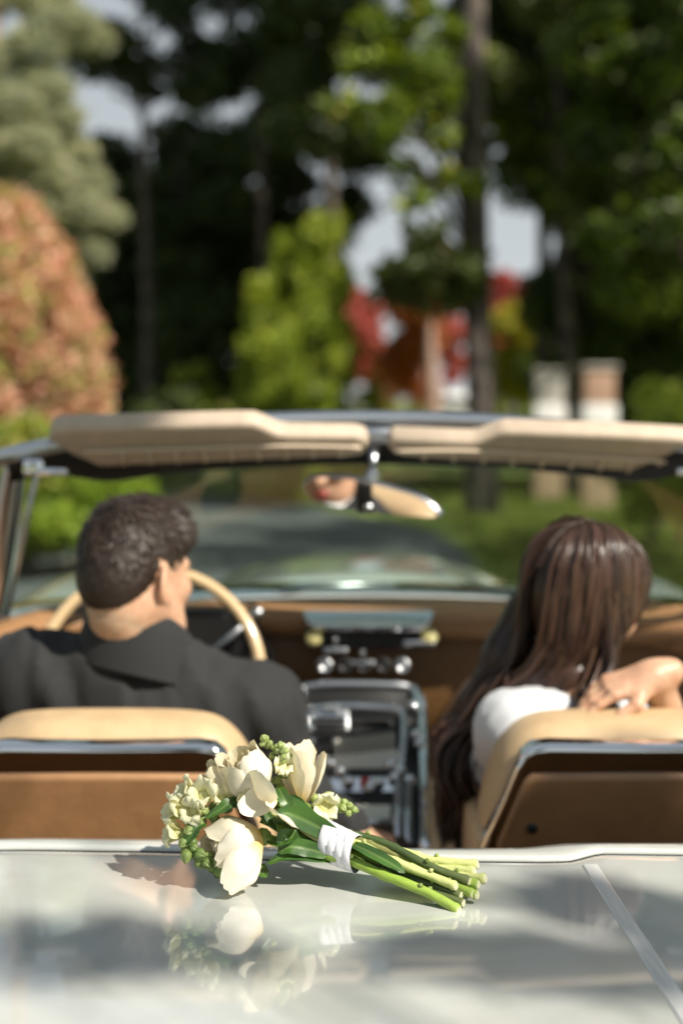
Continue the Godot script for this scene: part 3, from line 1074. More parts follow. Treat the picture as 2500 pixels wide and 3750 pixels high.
func console(c):
	# the console comes down from the dash and runs back between the seats
	var L = [Vector3(-0.0815, 0.9382, -2.8), Vector3(-0.0765, 0.8882, -2.74), Vector3(-0.0711, 0.8303, -2.66), Vector3(-0.0749, 0.7823, -2.56), Vector3(-0.0731, 0.7465, -2.34)]
	var R = [Vector3(0.1439, 0.9347, -2.8), Vector3(0.1564, 0.8882, -2.74), Vector3(0.1554, 0.8303, -2.66), Vector3(0.1523, 0.7823, -2.56), Vector3(0.1418, 0.7465, -2.34)]
	var top := begin()
	var rows := []
	for i in 5:
		rows.append([L[i] + Vector3(0, -0.3, 0), L[i] + Vector3(0, -0.01, 0), L[i].lerp(R[i], 0.03), L[i].lerp(R[i], 0.5), L[i].lerp(R[i], 0.97), R[i] + Vector3(0, -0.01, 0), R[i] + Vector3(0, -0.3, 0)])
	grid(top, rows, false)
	var con := part(c, "centre_console", top, "black", "black console with bright metal trim between the seats")
	for side in [L, R]:
		var rail := begin()
		tube(rail, smooth_path(side.map(func(p): return p + Vector3(0, 0.006, 0.004)), 24), [0.008, 0.011, 0.012, 0.013, 0.014], 8)
		part(con, "console_rail", rail, "chrome")
	var head := begin()
	tube(head, smooth_path([Vector3(-0.0815, 0.9365, -2.8), Vector3(-0.0208, 0.9435, -2.8), Vector3(0.1006, 0.9417, -2.8), Vector3(0.1396, 0.9347, -2.8), Vector3(0.1562, 0.9198, -2.77), Vector3(0.158, 0.8968, -2.74)], 24), 0.009, 8)
	part(con, "console_rail", head, "steel")
	var inner := begin()
	tube(inner, smooth_path([Vector3(-0.0712, 0.9047, -2.735), Vector3(-0.0034, 0.9133, -2.735), Vector3(0.0984, 0.9082, -2.735), Vector3(0.1192, 0.8957, -2.725), Vector3(0.1173, 0.8592, -2.68), Vector3(0.1092, 0.8154, -2.62), Vector3(0.0979, 0.8042, -2.6)], 30), 0.007, 8)
	part(con, "console_trim", inner, "chrome")
	# radio with its slots
	var rd := begin()
	slab(rd, [Vector3(-0.0736, 0.9058, -2.73), Vector3(0.0135, 0.9058, -2.73), Vector3(0.0149, 0.8615, -2.67), Vector3(-0.0705, 0.8615, -2.67)], Vector3(0, -0.008, -0.02), 0.003)
	var radio := part(con, "radio", rd, "steel")
	for k in 4:
		var sl := begin()
		var y := k * 12.0
		rbox(sl, (Vector3(-0.0244, 0.895, -2.709)).lerp(Vector3(-0.0241, 0.8715, -2.678), k / 3.0), Vector3(0.062, 0.007, 0.008), 0.002)
		part(radio, "radio_slot", sl, "black")
	for q in [Vector3(-0.0608, 0.9103, -2.725), Vector3(-0.027, 0.9103, -2.725), Vector3(-0.0101, 0.9103, -2.725), Vector3(-0.0586, 0.8952, -2.7), Vector3(-0.0582, 0.8794, -2.68), Vector3(-0.0561, 0.8617, -2.655), Vector3(-0.0115, 0.8617, -2.655)]:
		var kn := begin()
		lathe(kn, q, Vector3(0, 0.5, 1), [[0.007, 0], [0.007, 0.006], [0.004, 0.009], [0, 0.010]], 10)
		part(radio, "radio_button", kn, "chrome")
	var sc := begin()
	rbox(sc, Vector3(0.0551, 0.889, -2.69), Vector3(0.075, 0.012, 0.008), 0.002)
	part(con, "black_screen", sc, "black")
	# row of upright ribs and the pale plate below them
	for k in 9:
		var rb := begin()
		rbox(rb, (Vector3(-0.0074, 0.8479, -2.65)).lerp(Vector3(0.0958, 0.8589, -2.66), k / 8.0), Vector3(0.007, 0.04, 0.012), 0.002)
		part(con, "vent_rib", rb, "cream_plate")
	var pt := begin()
	slab(pt, [Vector3(-0.032, 0.8365, -2.642), Vector3(0.1081, 0.8467, -2.655), Vector3(0.1067, 0.8171, -2.62), Vector3(-0.0277, 0.8151, -2.615)], Vector3(0, -0.006, -0.012), 0.003)
	part(con, "ashtray_lid", pt, "cream_plate")
	var gr := begin()
	slab(gr, [Vector3(-0.0233, 0.8122, -2.585), Vector3(0.1013, 0.8122, -2.585), Vector3(0.0955, 0.7892, -2.535), Vector3(-0.0189, 0.7892, -2.535)], Vector3(0, -0.006, -0.012), 0.003)
	part(con, "gear_plate", gr, "chrome")
	var sw := begin()
	rbox(sw, Vector3(0.0432, 0.8064, -2.57), Vector3(0.018, 0.018, 0.014), 0.004)
	part(con, "red_switch", sw, "red_lens")
	for q in [Vector3(-0.0194, 0.8313, -2.6), Vector3(-0.0016, 0.8204, -2.585), Vector3(0.0914, 0.8288, -2.6), Vector3(0.1079, 0.8215, -2.59), Vector3(0.0977, 0.8108, -2.575), Vector3(0.125, 0.8067, -2.575), Vector3(0.0522, 0.8015, -2.54), Vector3(0.0128, 0.8056, -2.57), Vector3(0.0688, 0.8039, -2.57), Vector3(0.1423, 0.8676, -2.68), Vector3(0.1484, 0.8514, -2.67), Vector3(0.1393, 0.9123, -2.74)]:
		var stud := begin()
		lathe(stud, q + Vector3(0, 0.004, 0.004), Vector3(0.1, 0.7, 0.7), [[0.011, -0.006], [0.011, 0.002], [0.008, 0.007], [0.004, 0.009], [0, 0.0095]], 12)
		part(con, "chrome_stud", stud, "chrome")
	var lid := begin()
	slab(lid, [Vector3(-0.007, 0.7862, -2.5), Vector3(0.0903, 0.7862, -2.5), Vector3(0.0856, 0.7707, -2.45), Vector3(-0.0031, 0.7707, -2.45)], Vector3(0, -0.01, -0.004), 0.004)
	part(con, "console_lid", lid, "cream_plate")
	for X in 3:
		var bar := begin()
		var q = [[Vector3(0.104, 0.8093, -2.55), Vector3(0.0943, 0.7589, -2.36)], [Vector3(0.1198, 0.8052, -2.55), Vector3(0.112, 0.7551, -2.36)], [Vector3(0.0045, 0.772, -2.43), Vector3(0.0879, 0.772, -2.43)]][X]
		tube(bar, [q[0], q[1]], 0.008, 8)
		part(con, "console_trim", bar, "steel")
	var trim := begin()
	slab(trim, [Vector3(0.164, 0.8686, -2.64), Vector3(0.1787, 0.8769, -2.64), Vector3(0.1897, 0.7592, -2.3), Vector3(0.1437, 0.7592, -2.3)], Vector3(0.004, -0.03, -0.01), 0.008)
	part(con, "console_side_pad", trim, "tan")
	var tunnel := begin()
	rbox(tunnel, Vector3(Vector3(0.033, 0.8031, -2.3).x, 0.52, -2.35), Vector3(0.19, 0.5, 0.8), 0.04)
	part(con, "tunnel_cover", tunnel, "carpet")


func seat(c, ctr: Vector3, label):
	# outlines in steps of 0.652 mm, across from the seat's middle and down from 44 cm over the top of its roll
	var unit := 0.000652
	var up := func(X, Y): return Vector3(ctr.x + X * unit * 1.08, 1.4945 - (Y - 940.0) * unit, 0)
	var tilt := func(p, z): return Vector3(p.x, p.y, z - (1.04 - p.y) * 0.14)
	# padded back and roll
	var o := []
	for q in [[-340, 2350], [-340, 1990], [-330, 1880], [-306, 1790], [-272, 1735], [-226, 1702], [-150, 1690], [0, 1687], [150, 1690], [226, 1702], [272, 1735], [306, 1790], [330, 1880], [340, 1990], [340, 2350]]:
		o.append(up.call(q[0], q[1]))
	var so := []
	for i in 40:
		so.append(lerp_pts(o, i / 39.0))
	var pad := begin()
	slab(pad, so.map(func(p): return tilt.call(p, -2.118)), Vector3(0, 0.019, -0.135), 0.052, 6)
	var s := part(c, "front_seat", pad, "tan", label)
	for q in [-190.0, 190.0]:
		var seam := begin()
		var sp := []
		for k in 9:
			var a := PI * k / 8.0
			sp.append(up.call(q * (1.0 + 0.02 * cos(a)), 1706 - 8 * sin(a) + 26 * maxf(0, cos(a))) + Vector3(0, 0, -2.118 - 0.075 + 0.068 * cos(a)))
		tube(seam, sp, 0.003, 6)
		part(s, "seat_piping", seam, "tan")
	# chrome shell over the back
	var sh := []
	for q in [[-352, 2350], [-345, 1965], [-300, 1850], [-276, 1775], [-262, 1738], [-242, 1720], [-205, 1714], [0, 1716], [205, 1714], [242, 1720], [262, 1738], [276, 1775], [300, 1850], [345, 1965], [352, 2350]]:
		sh.append(up.call(q[0], q[1]))
	var shell := begin()
	slab(shell, sh.map(func(p): return tilt.call(p, -2.085)), Vector3(0, 0.0056, -0.04), 0.010)
	part(s, "chrome_shell", shell, "chrome")
	var fr := []
	for q in [[-322, 2350], [-312, 1955], [-268, 1828], [-256, 1800], [-240, 1787], [0, 1785], [240, 1787], [256, 1800], [268, 1828], [312, 1955], [322, 2350]]:
		fr.append(up.call(q[0], q[1]))
	var pan := begin()
	slab(pan, fr.map(func(p): return tilt.call(p, -2.074)), Vector3(0, 0.0028, -0.02), 0.007)
	var panel := part(s, "back_panel", pan, "saddle")
	var button := begin()
	lathe(button, tilt.call(up.call(-240, 1910), -2.0735), Vector3(0, 0, 1), [[0.008, 0], [0.008, 0.003], [0.005, 0.005], [0, 0.005]], 12)
	part(s, "panel_button", button, "black")
	var cu := begin()
	rbox(cu, Vector3(ctr.x, 0.52, -2.50), Vector3(0.46, 0.20, 0.52), 0.07)
	part(s, "seat_cushion", cu, "tan")
	var bo := begin()
	rbox(bo, Vector3(ctr.x - signf(ctr.x) * 0.24, 0.70, -2.33), Vector3(0.035, 0.28, 0.42), 0.015, Basis(Vector3.BACK, -0.05 * signf(ctr.x)))
	part(s, "seat_side_bolster", bo, "tan")


func lerp_pts(pts, t) -> Vector3:
	var x: float = t * (pts.size() - 1)
	var i := mini(int(x), pts.size() - 2)
	return (pts[i] as Vector3).cubic_interpolate(pts[i + 1], pts[maxi(i - 1, 0)], pts[mini(i + 2, pts.size() - 1)], x - i)



# ---------- people
# a head in its own axes: x to its right, y up, face towards -z
func head_fields(T: Transform3D, s = 1.0, woman = false) -> Array:
	var b := T.basis
	var e := func(c, r, k, cut = false, turn = Basis()): return ell(T * (c * s), r * s, b * turn, k * s, cut)
	var p := []
	p.append(e.call(Vector3(0, 0.035, 0.012), Vector3(0.076, 0.098, 0.098), 0.02))
	p.append(e.call(Vector3(0, -0.035, -0.038), Vector3(0.058, 0.078, 0.060), 0.04))
	p.append(e.call(Vector3(0, -0.085, -0.055), Vector3(0.032 if woman else 0.038, 0.026, 0.034), 0.03))
	for q in [-1.0, 1.0]:
		p.append(cap(T * (Vector3(q * 0.058, -0.045, 0.005) * s), T * (Vector3(q * 0.026, -0.092, -0.062) * s), 0.020 * s, 0.016 * s, 0.03 * s))
		p.append(e.call(Vector3(q * 0.038, -0.022, -0.070), Vector3(0.022, 0.020, 0.020), 0.025))
		p.append(e.call(Vector3(q * 0.032, 0.004, -0.102), Vector3(0.017, 0.011, 0.018), 0.014, true))
		p.append(cap(T * (Vector3(q * 0.012, 0.023, -0.088) * s), T * (Vector3(q * 0.046, 0.022, -0.076) * s), 0.010 * s, 0.008 * s, 0.014 * s))
		# upper and lower lids
		p.append(cap(T * (Vector3(q * 0.020, 0.008, -0.090) * s), T * (Vector3(q * 0.044, 0.008, -0.082) * s), 0.0045 * s, 0.004 * s, 0.006 * s))
		p.append(cap(T * (Vector3(q * 0.020, -0.006, -0.089) * s), T * (Vector3(q * 0.043, -0.005, -0.081) * s), 0.004 * s, 0.004 * s, 0.006 * s))
		# ears, standing off a little
		var out := Basis(Vector3.UP, q * (0.1 if woman else 0.50)) * Basis(Vector3.RIGHT, -0.12)
		var flat := 0.74 if woman else 1.0
		p.append(e.call(Vector3(q * 0.082 * (flat * 0.25 + 0.75), -0.008, 0.016), Vector3(0.007, 0.033, 0.020), 0.010, false, out))
		if not woman:
			p.append(e.call(Vector3(q * 0.088, -0.004, 0.008), Vector3(0.009, 0.022, 0.011), 0.004, true, out))
		p.append(e.call(Vector3(q * 0.079, -0.034, 0.005), Vector3(0.006, 0.010, 0.008), 0.006))
	p.append(cap(T * (Vector3(0, 0.012, -0.094) * s), T * (Vector3(0, -0.026, -0.113) * s), 0.008 * s, 0.010 * s, 0.014 * s))
	for q in [-1.0, 1.0]:
		p.append(e.call(Vector3(q * 0.011, -0.031, -0.103), Vector3(0.008, 0.007, 0.009), 0.008))
	p.append(e.call(Vector3(0, -0.060, -0.093), Vector3(0.022, 0.006, 0.010), 0.008))
	p.append(e.call(Vector3(0, -0.070, -0.092), Vector3(0.018, 0.007, 0.010), 0.006))
	return p


# a hand: u along the fingers, n out of its back, s towards the thumb
func hand_fields(wrist: Vector3, u: Vector3, n: Vector3, s: Vector3, curl, size = 1.0) -> Array:
	var p := []
	u = u.normalized()
	n = (n - u * n.dot(u)).normalized()
	s = (s - u * s.dot(u) - n * s.dot(n)).normalized()
	p.append(cap(wrist - u * 0.03 * size, wrist + u * 0.02 * size, 0.025 * size, 0.024 * size, 0.02))
	var spread = [0.031, 0.010, -0.011, -0.030]
	var length = [0.070, 0.078, 0.073, 0.058]
	for i in 4:
		var k: Vector3 = wrist + (u * (0.092 - 0.004 * absf(i - 1.2)) + s * spread[i]) * size
		p.append(cap(wrist + s * spread[i] * 0.5 * size + u * 0.01, k, 0.017 * size, 0.0115 * size, 0.016))
	for i in 4:
		var at: Vector3 = wrist + (u * (0.092 - 0.004 * absf(i - 1.2)) + s * spread[i]) * size
		var dir = (u + s * spread[i] * 3.0).normalized()
		var bend: float = curl[i] if curl is Array else curl
		for j in 3:
			dir = (dir * cos(bend) - n * sin(bend)).normalized() if j == 0 else dir.rotated(dir.cross(-n).normalized(), bend * 0.9)
			var to: Vector3 = at + dir * length[i] * [0.46, 0.31, 0.25][j] * size
			p.append(cap(at, to, (0.0098 - 0.0012 * j) * size, (0.0088 - 0.0012 * j) * size, 0.004))
			at = to
	var t0: Vector3 = wrist + (u * 0.025 + s * 0.026 - n * 0.006) * size
	var t1: Vector3 = t0 + (u * 0.7 + s * 0.6 - n * 0.25).normalized() * 0.042 * size
	var t2: Vector3 = t1 + (u * 0.95 + s * 0.15 - n * 0.25).normalized() * 0.034 * size
	var t3: Vector3 = t2 + (u * 0.95 - s * 0.05 - n * 0.35).normalized() * 0.026 * size
	p.append(cap(wrist + u * 0.01, t1, 0.018 * size, 0.0125 * size, 0.014))
	p.append(cap(t1, t2, 0.0115 * size, 0.0105 * size, 0.004))
	p.append(cap(t2, t3, 0.0100 * size, 0.0082 * size, 0.004))
	return p


func eyes(o, T: Transform3D, s = 1.0):
	for q in [-1.0, 1.0]:
		var c = T * (Vector3(q * 0.032, 0.0015, -0.079) * s)
		var ball := begin()
		var pr := []
		for k in 9:
			pr.append([0.0115 * s * sin(PI * k / 8.0), -0.0115 * s * cos(PI * k / 8.0)])
		lathe(ball, c, T.basis * Vector3(q * 0.1, -0.1, -1), pr, 14)
		var eye := part(o, "eye", ball, "eye_white")
		var ir := begin()
		lathe(ir, c, T.basis * Vector3(q * 0.1, -0.1, -1), [[0.0056 * s, 0.0102 * s], [0.004 * s, 0.0114 * s], [0, 0.0119 * s]], 12)
		part(eye, "iris", ir, "iris")
	var lp := begin()
	for y in [-0.0605, -0.0705]:
		tube(lp, smooth_path([T * (Vector3(-0.022, -0.0655, -0.0885) * s), T * (Vector3(-0.009, y, -0.1025) * s), T * (Vector3(0.009, y, -0.1025) * s), T * (Vector3(0.022, -0.0655, -0.0885) * s)], 12), [0.001, 0.0045 * s, 0.005 * s, 0.0045 * s, 0.001], 8, Vector3.UP, 0.9)
	part(o, "lips", lp, "lips")


func driver():
	var base := Vector3(-0.34, 0.62, -2.42)
	var o := thing("person", "person with short dark hair in a dark grey suit jacket at the steering wheel", "person", base)
	var T := Transform3D(Basis(Vector3.UP, deg_to_rad(-35)) * Basis(Vector3.RIGHT, deg_to_rad(-4)), Vector3(-0.3415, 1.2143, -2.35))
	var nk := Vector3(-0.3346, 1.1097, -2.365)
	var shL := Vector3(-0.5334, 1.0344, -2.38)
	var shR := Vector3(-0.1411, 0.9828, -2.37)
	var elL := Vector3(-0.6981, 0.8265, -2.4)
	var wrL := Vector3(-0.5898, 0.8237, -2.62)
	var elR := Vector3(-0.0694, 0.816, -2.37)
	var wrR := Vector3(0.01, 0.8002, -2.29)
	var hip := Vector3(-0.34, 0.72, -2.40)
	# the body, head and hands
	var bodyp := [cap(T * Vector3(0, -0.06, 0.03), nk + Vector3(0, -0.02, 0), 0.056, 0.062, 0.03), cap(nk + Vector3(0, -0.02, 0), nk + Vector3(0, -0.11, -0.035), 0.058, 0.062, 0.03), cap(shL, shR, 0.052, 0.052, 0.05),
		ell((shL + shR) / 2 + Vector3(0, -0.14, -0.02), Vector3(0.17, 0.19, 0.10), Basis(), 0.05), ell(hip + Vector3(0, 0.06, 0), Vector3(0.16, 0.16, 0.11), Basis(), 0.06)]
	for q in [[shL, elL, wrL], [shR, elR, wrR]]:
		bodyp.append(cap(q[0], q[1], 0.048, 0.036, 0.02))
		bodyp.append(cap(q[1], q[2], 0.034, 0.025, 0.02))
	var hs := [Vector3(-0.09, 0, 0), Vector3(0.09, 0, 0)]
	for h in hs:
		bodyp.append(cap(hip + h, hip + h + Vector3(h.x * 0.6, 0.06, -0.40), 0.075, 0.055, 0.04))
		bodyp.append(cap(hip + h + Vector3(h.x * 0.6, 0.06, -0.40), hip + h + Vector3(h.x * 0.5, -0.30, -0.62), 0.052, 0.036, 0.03))
	var n1 = net(bodyp, 0.014)
	var hp := head_fields(T, 0.95)
	hp.append(cap(T * Vector3(0, -0.055, 0.028), nk + Vector3(0, 0.0, 0), 0.057, 0.063, 0.035))
	n1 = net(hp, 0.004, n1)
	n1 = net(hand_fields(wrR, Vector3(0.75, -0.62, 0.1), Vector3(0.5, 0.8, 0.3), Vector3(0.2, 0.1, -1), 0.5), 0.0045, n1)
	n1 = net(hand_fields(wrL, Vector3(0.25, 0.35, -0.7), Vector3(-0.6, 0.6, 0.2), Vector3(0.7, 0.4, 0.2), 0.75), 0.0045, n1)
	part(o, "body", net_mesh(n1), "skin")
	eyes(o, T, 0.95)
	# jacket with folds
	var mid: Vector3 = (shL + shR) / 2
	var jk := [cap(shL, shR, 0.072, 0.070, 0.05), cap(nk + Vector3(-0.06, -0.060, 0.005), shL + Vector3(0.02, 0.005, 0), 0.056, 0.066, 0.06), cap(nk + Vector3(0.06, -0.066, 0.005), shR + Vector3(-0.02, 0.0, 0), 0.054, 0.064, 0.06),
		ell(mid + Vector3(-0.005, -0.16, -0.005), Vector3(0.215, 0.235, 0.128), Basis(), 0.07), ell(hip + Vector3(0, 0.08, 0), Vector3(0.19, 0.18, 0.135), Basis(), 0.07)]
	for q in [[shL, elL, wrL], [shR, elR, wrR]]:
		jk.append(cap(q[0], q[1], 0.072, 0.056, 0.035))
		jk.append(cap(q[1], (q[1] as Vector3).lerp(q[2], 0.96), 0.058, 0.044, 0.03))
	jk.append(ell(nk + Vector3(-0.002, 0.075, -0.01), Vector3(0.074, 0.085, 0.062), Basis(), 0.012, true))
	var nz := FastNoiseLite.new()
	nz.seed = 4
	nz.frequency = 1.0
	nz.fractal_octaves = 2
	var fold := func(p: Vector3, nn: Vector3):
		var f: float = nz.get_noise_3d(p.x * 16.0 + p.y * 5.0, p.y * 3.5, p.z * 9.0) * 0.010
		# folds that run in under the left arm
		var l := p - shL
		f += 0.0025 * nz.get_noise_3d(p.x * 44.0, p.y * 11.0, p.z * 30.0)
		f += 0.012 * sin((l.x * 0.75 + l.y * 0.45) * 70.0 + 2.0 * nz.get_noise_3d(p.x * 5, p.y * 5, 3.0)) * exp(-pow((l.x - 0.10) / 0.07, 2)) * exp(-pow((l.y + 0.03) / 0.09, 2))
		# seam down the middle of the back and round the sleeves
		f -= 0.004 * exp(-pow((p.x - mid.x - 0.002) / 0.006, 2)) * smoothstep(-0.1, 0.3, nn.z)
		f -= 0.006 * exp(-pow((p.x - shR.x + 0.012 + 0.35 * (p.y - shR.y)) / 0.008, 2)) * smoothstep(0.03, -0.03, p.y - shR.y - 0.03)
		f -= 0.005 * exp(-pow((p.x - shL.x - 0.02) / 0.008, 2))
		return f
	var jm = net(jk, 0.0105, null, fold)
	part(o, "jacket", net_mesh(jm), "suit")
	# turned-down collar and the white shirt collar inside it
	var col := begin()
	var rows := []
	for i in 33:
		var a := lerpf(-0.30 * PI, 1.30 * PI, i / 32.0)
		var d := Vector3(cos(a), 0, sin(a))
		var back := clampf(0.5 + 0.5 * d.z, 0, 1)
		var c0 := nk + Vector3(-0.003, 0.0, -0.004)
		var lift := lerpf(-0.03, 0.054, back)
		var side := -0.022 * d.x
		rows.append([c0 + d * Vector3(0.0732, 1, 0.0657) + Vector3(0, lift - 0.022 + side, 0), c0 + d * Vector3(0.0787, 1, 0.0700) + Vector3(0, lift + 0.008 + side, 0), c0 + d * Vector3(0.0830, 1, 0.0731) + Vector3(0, lift + 0.011 + side, 0), c0 + d * Vector3(0.0884, 1, 0.0774) + Vector3(0, lift + 0.006 + side, 0), c0 + d * Vector3(0.0964, 1, 0.0827) + Vector3(0, lift - 0.020 + side, 0), c0 + d * Vector3(0.1122, 1, 0.1028) + Vector3(0, lift - lerpf(0.056, 0.098, back) + side * 1.2, 0), c0 + d * Vector3(0.1128, 1, 0.1023) + Vector3(0, lift - lerpf(0.060, 0.103, back) + side * 1.2, 0), c0 + d * Vector3(0.1049, 1, 0.0933) + Vector3(0, lift - lerpf(0.060, 0.103, back) + side, 0), c0 + d * Vector3(0.0878, 1, 0.0742) + Vector3(0, lift - 0.03 + side, 0)])
	grid(col, rows)
	part(o, "jacket_collar", col, "suit")
	var sc := begin()
	var rs := []
	for i in 33:
		var a := lerpf(-0.44 * PI, 1.44 * PI, i / 32.0)
		var d := Vector3(cos(a), 0, sin(a))
		var front := clampf(-d.z, 0, 1)
		var c0 := nk + Vector3(0.004, 0.0, -0.004)
		rs.append([c0 + d * 0.060 + Vector3(0, -0.03 - 0.03 * front, 0), c0 + d * 0.0615 + Vector3(0, 0.022 + 0.012 * front, 0), c0 + d * 0.064 + Vector3(0, 0.023 + 0.012 * front, 0), c0 + d * (0.068 + 0.012 * front) + Vector3(0, -0.02 - 0.02 * front, 0)])
	grid(sc, rs)
	part(o, "shirt_collar", sc, "shirt")
	var tr := []
	for h in hs:
		tr.append(cap(hip + h, hip + h + Vector3(h.x * 0.6, 0.06, -0.40), 0.092, 0.070, 0.04))
		tr.append(cap(hip + h + Vector3(h.x * 0.6, 0.06, -0.40), hip + h + Vector3(h.x * 0.5, -0.28, -0.60), 0.068, 0.052, 0.03))
	part(o, "trousers", net_mesh(net(tr, 0.018)), "suit")
	for h in hs:
		var sh := [cap(hip + h + Vector3(h.x * 0.5, -0.30, -0.60), hip + h + Vector3(h.x * 0.6, -0.335, -0.78), 0.045, 0.035, 0.02)]
		part(o, "shoe", net_mesh(net(sh, 0.012)), "black")
	short_hair(o, T.scaled_local(Vector3.ONE * 0.95))


func short_hair(o, T: Transform3D):
	var b := T.basis
	var hp := [ell(T * Vector3(0, 0.040, 0.013), Vector3(0.0780, 0.0985, 0.1010), b, 0.02), ell(T * Vector3(0.0, 0.100, -0.050), Vector3(0.050, 0.030, 0.040), b, 0.04), ell(T * Vector3(0.040, 0.074, -0.060), Vector3(0.026, 0.026, 0.026), b, 0.03), ell(T * Vector3(0, -0.01, 0.060), Vector3(0.060, 0.060, 0.054), b, 0.03)]
	# hairline: nape at the back, over the ears, forehead in front
	var n := b * Vector3(0, -1.0, -0.50)
	n = n.normalized()
	hp.append(plane_cut(n, n.dot(T * Vector3(0, 0.015, -0.055)), 0.012))
	for q in [-1.0, 1.0]:
		hp.append(ell(T * Vector3(q * 0.096, -0.026, 0.004), Vector3(0.030, 0.046, 0.036), b, 0.012, true))
	hp.append(ell(T * Vector3(0, -0.02, -0.12), Vector3(0.075, 0.085, 0.07), b, 0.012, true))
	var nz := FastNoiseLite.new()
	nz.seed = 9
	nz.frequency = 1.0
	var rough := func(p: Vector3, _n):
		var l: Vector3 = T.affine_inverse() * p
		return nz.get_noise_3d(l.x * 120.0, l.y * 45.0, l.z * 70.0) * 0.0035 * smoothstep(-0.06, 0.05, l.y) + nz.get_noise_3d(l.x * 30.0, l.y * 18.0, l.z * 26.0) * 0.0035 * smoothstep(-0.02, 0.08, l.y)
	var nm = net(hp, 0.0048, null, rough)
	var hair := part(o, "hair", net_mesh(nm, Color(0.020, 0.012, 0.008)), "hair")
	# short locks combed from the whorl
	var st := begin()
	var r := RandomNumberGenerator.new()
	r.seed = 5
	var inv := T.affine_inverse()
	for k in 9000:
		var i = r.randi() % nm[0].size()
		var p: Vector3 = nm[0][i]
		var nn: Vector3 = nm[1][i]
		var l: Vector3 = inv * p
		if l.y < -0.055 and r.randf() < 0.5:
			continue
		var whorl := l - Vector3(0.015, 0.13, 0.05)
		var flow := b * (whorl.normalized() + Vector3(0.55, 0, -0.5) * smoothstep(0.06, 0.12, l.y) + Vector3(0.25, -0.5, 0) * smoothstep(0.08, 0.0, l.y))
		flow = (flow - nn * flow.dot(nn)).normalized()
		flow = (flow + nn.cross(flow) * r.randf_range(-0.5, 0.5)).normalized()
		var long: float = lerpf(0.008, 0.024, smoothstep(-0.02, 0.11, l.y)) * r.randf_range(0.6, 1.25)
		var lift: float = lerpf(0.06, 0.26, smoothstep(0.0, 0.12, l.y)) * r.randf_range(0.5, 1.2)
		var w: Vector3 = flow.cross(nn) * r.randf_range(0.0006, 0.0015)
		if l.y < 0.0 and r.randf() < 0.35:
			p += flow * r.randf_range(0.0, 0.020) - nn * 0.004
			long *= 0.7
			w *= 0.6
		var a := p - nn * 0.002
		var m := p + flow * long * 0.55 + nn * long * lift * 0.75
		var e := p + flow * long + nn * long * lift * 0.55
		var c := Color(0.020, 0.012, 0.008).lerp(Color(0.048, 0.029, 0.020), r.randf())
		st.set_color(c)
		for t in [a - w, a + w, m + w * 0.8, a - w, m + w * 0.8, m - w * 0.8, m - w * 0.8, m + w * 0.8, e]:
			st.add_vertex(t)
	tag(part(hair, "hair_strands", st, "hair"), "", "", "", "stuff")


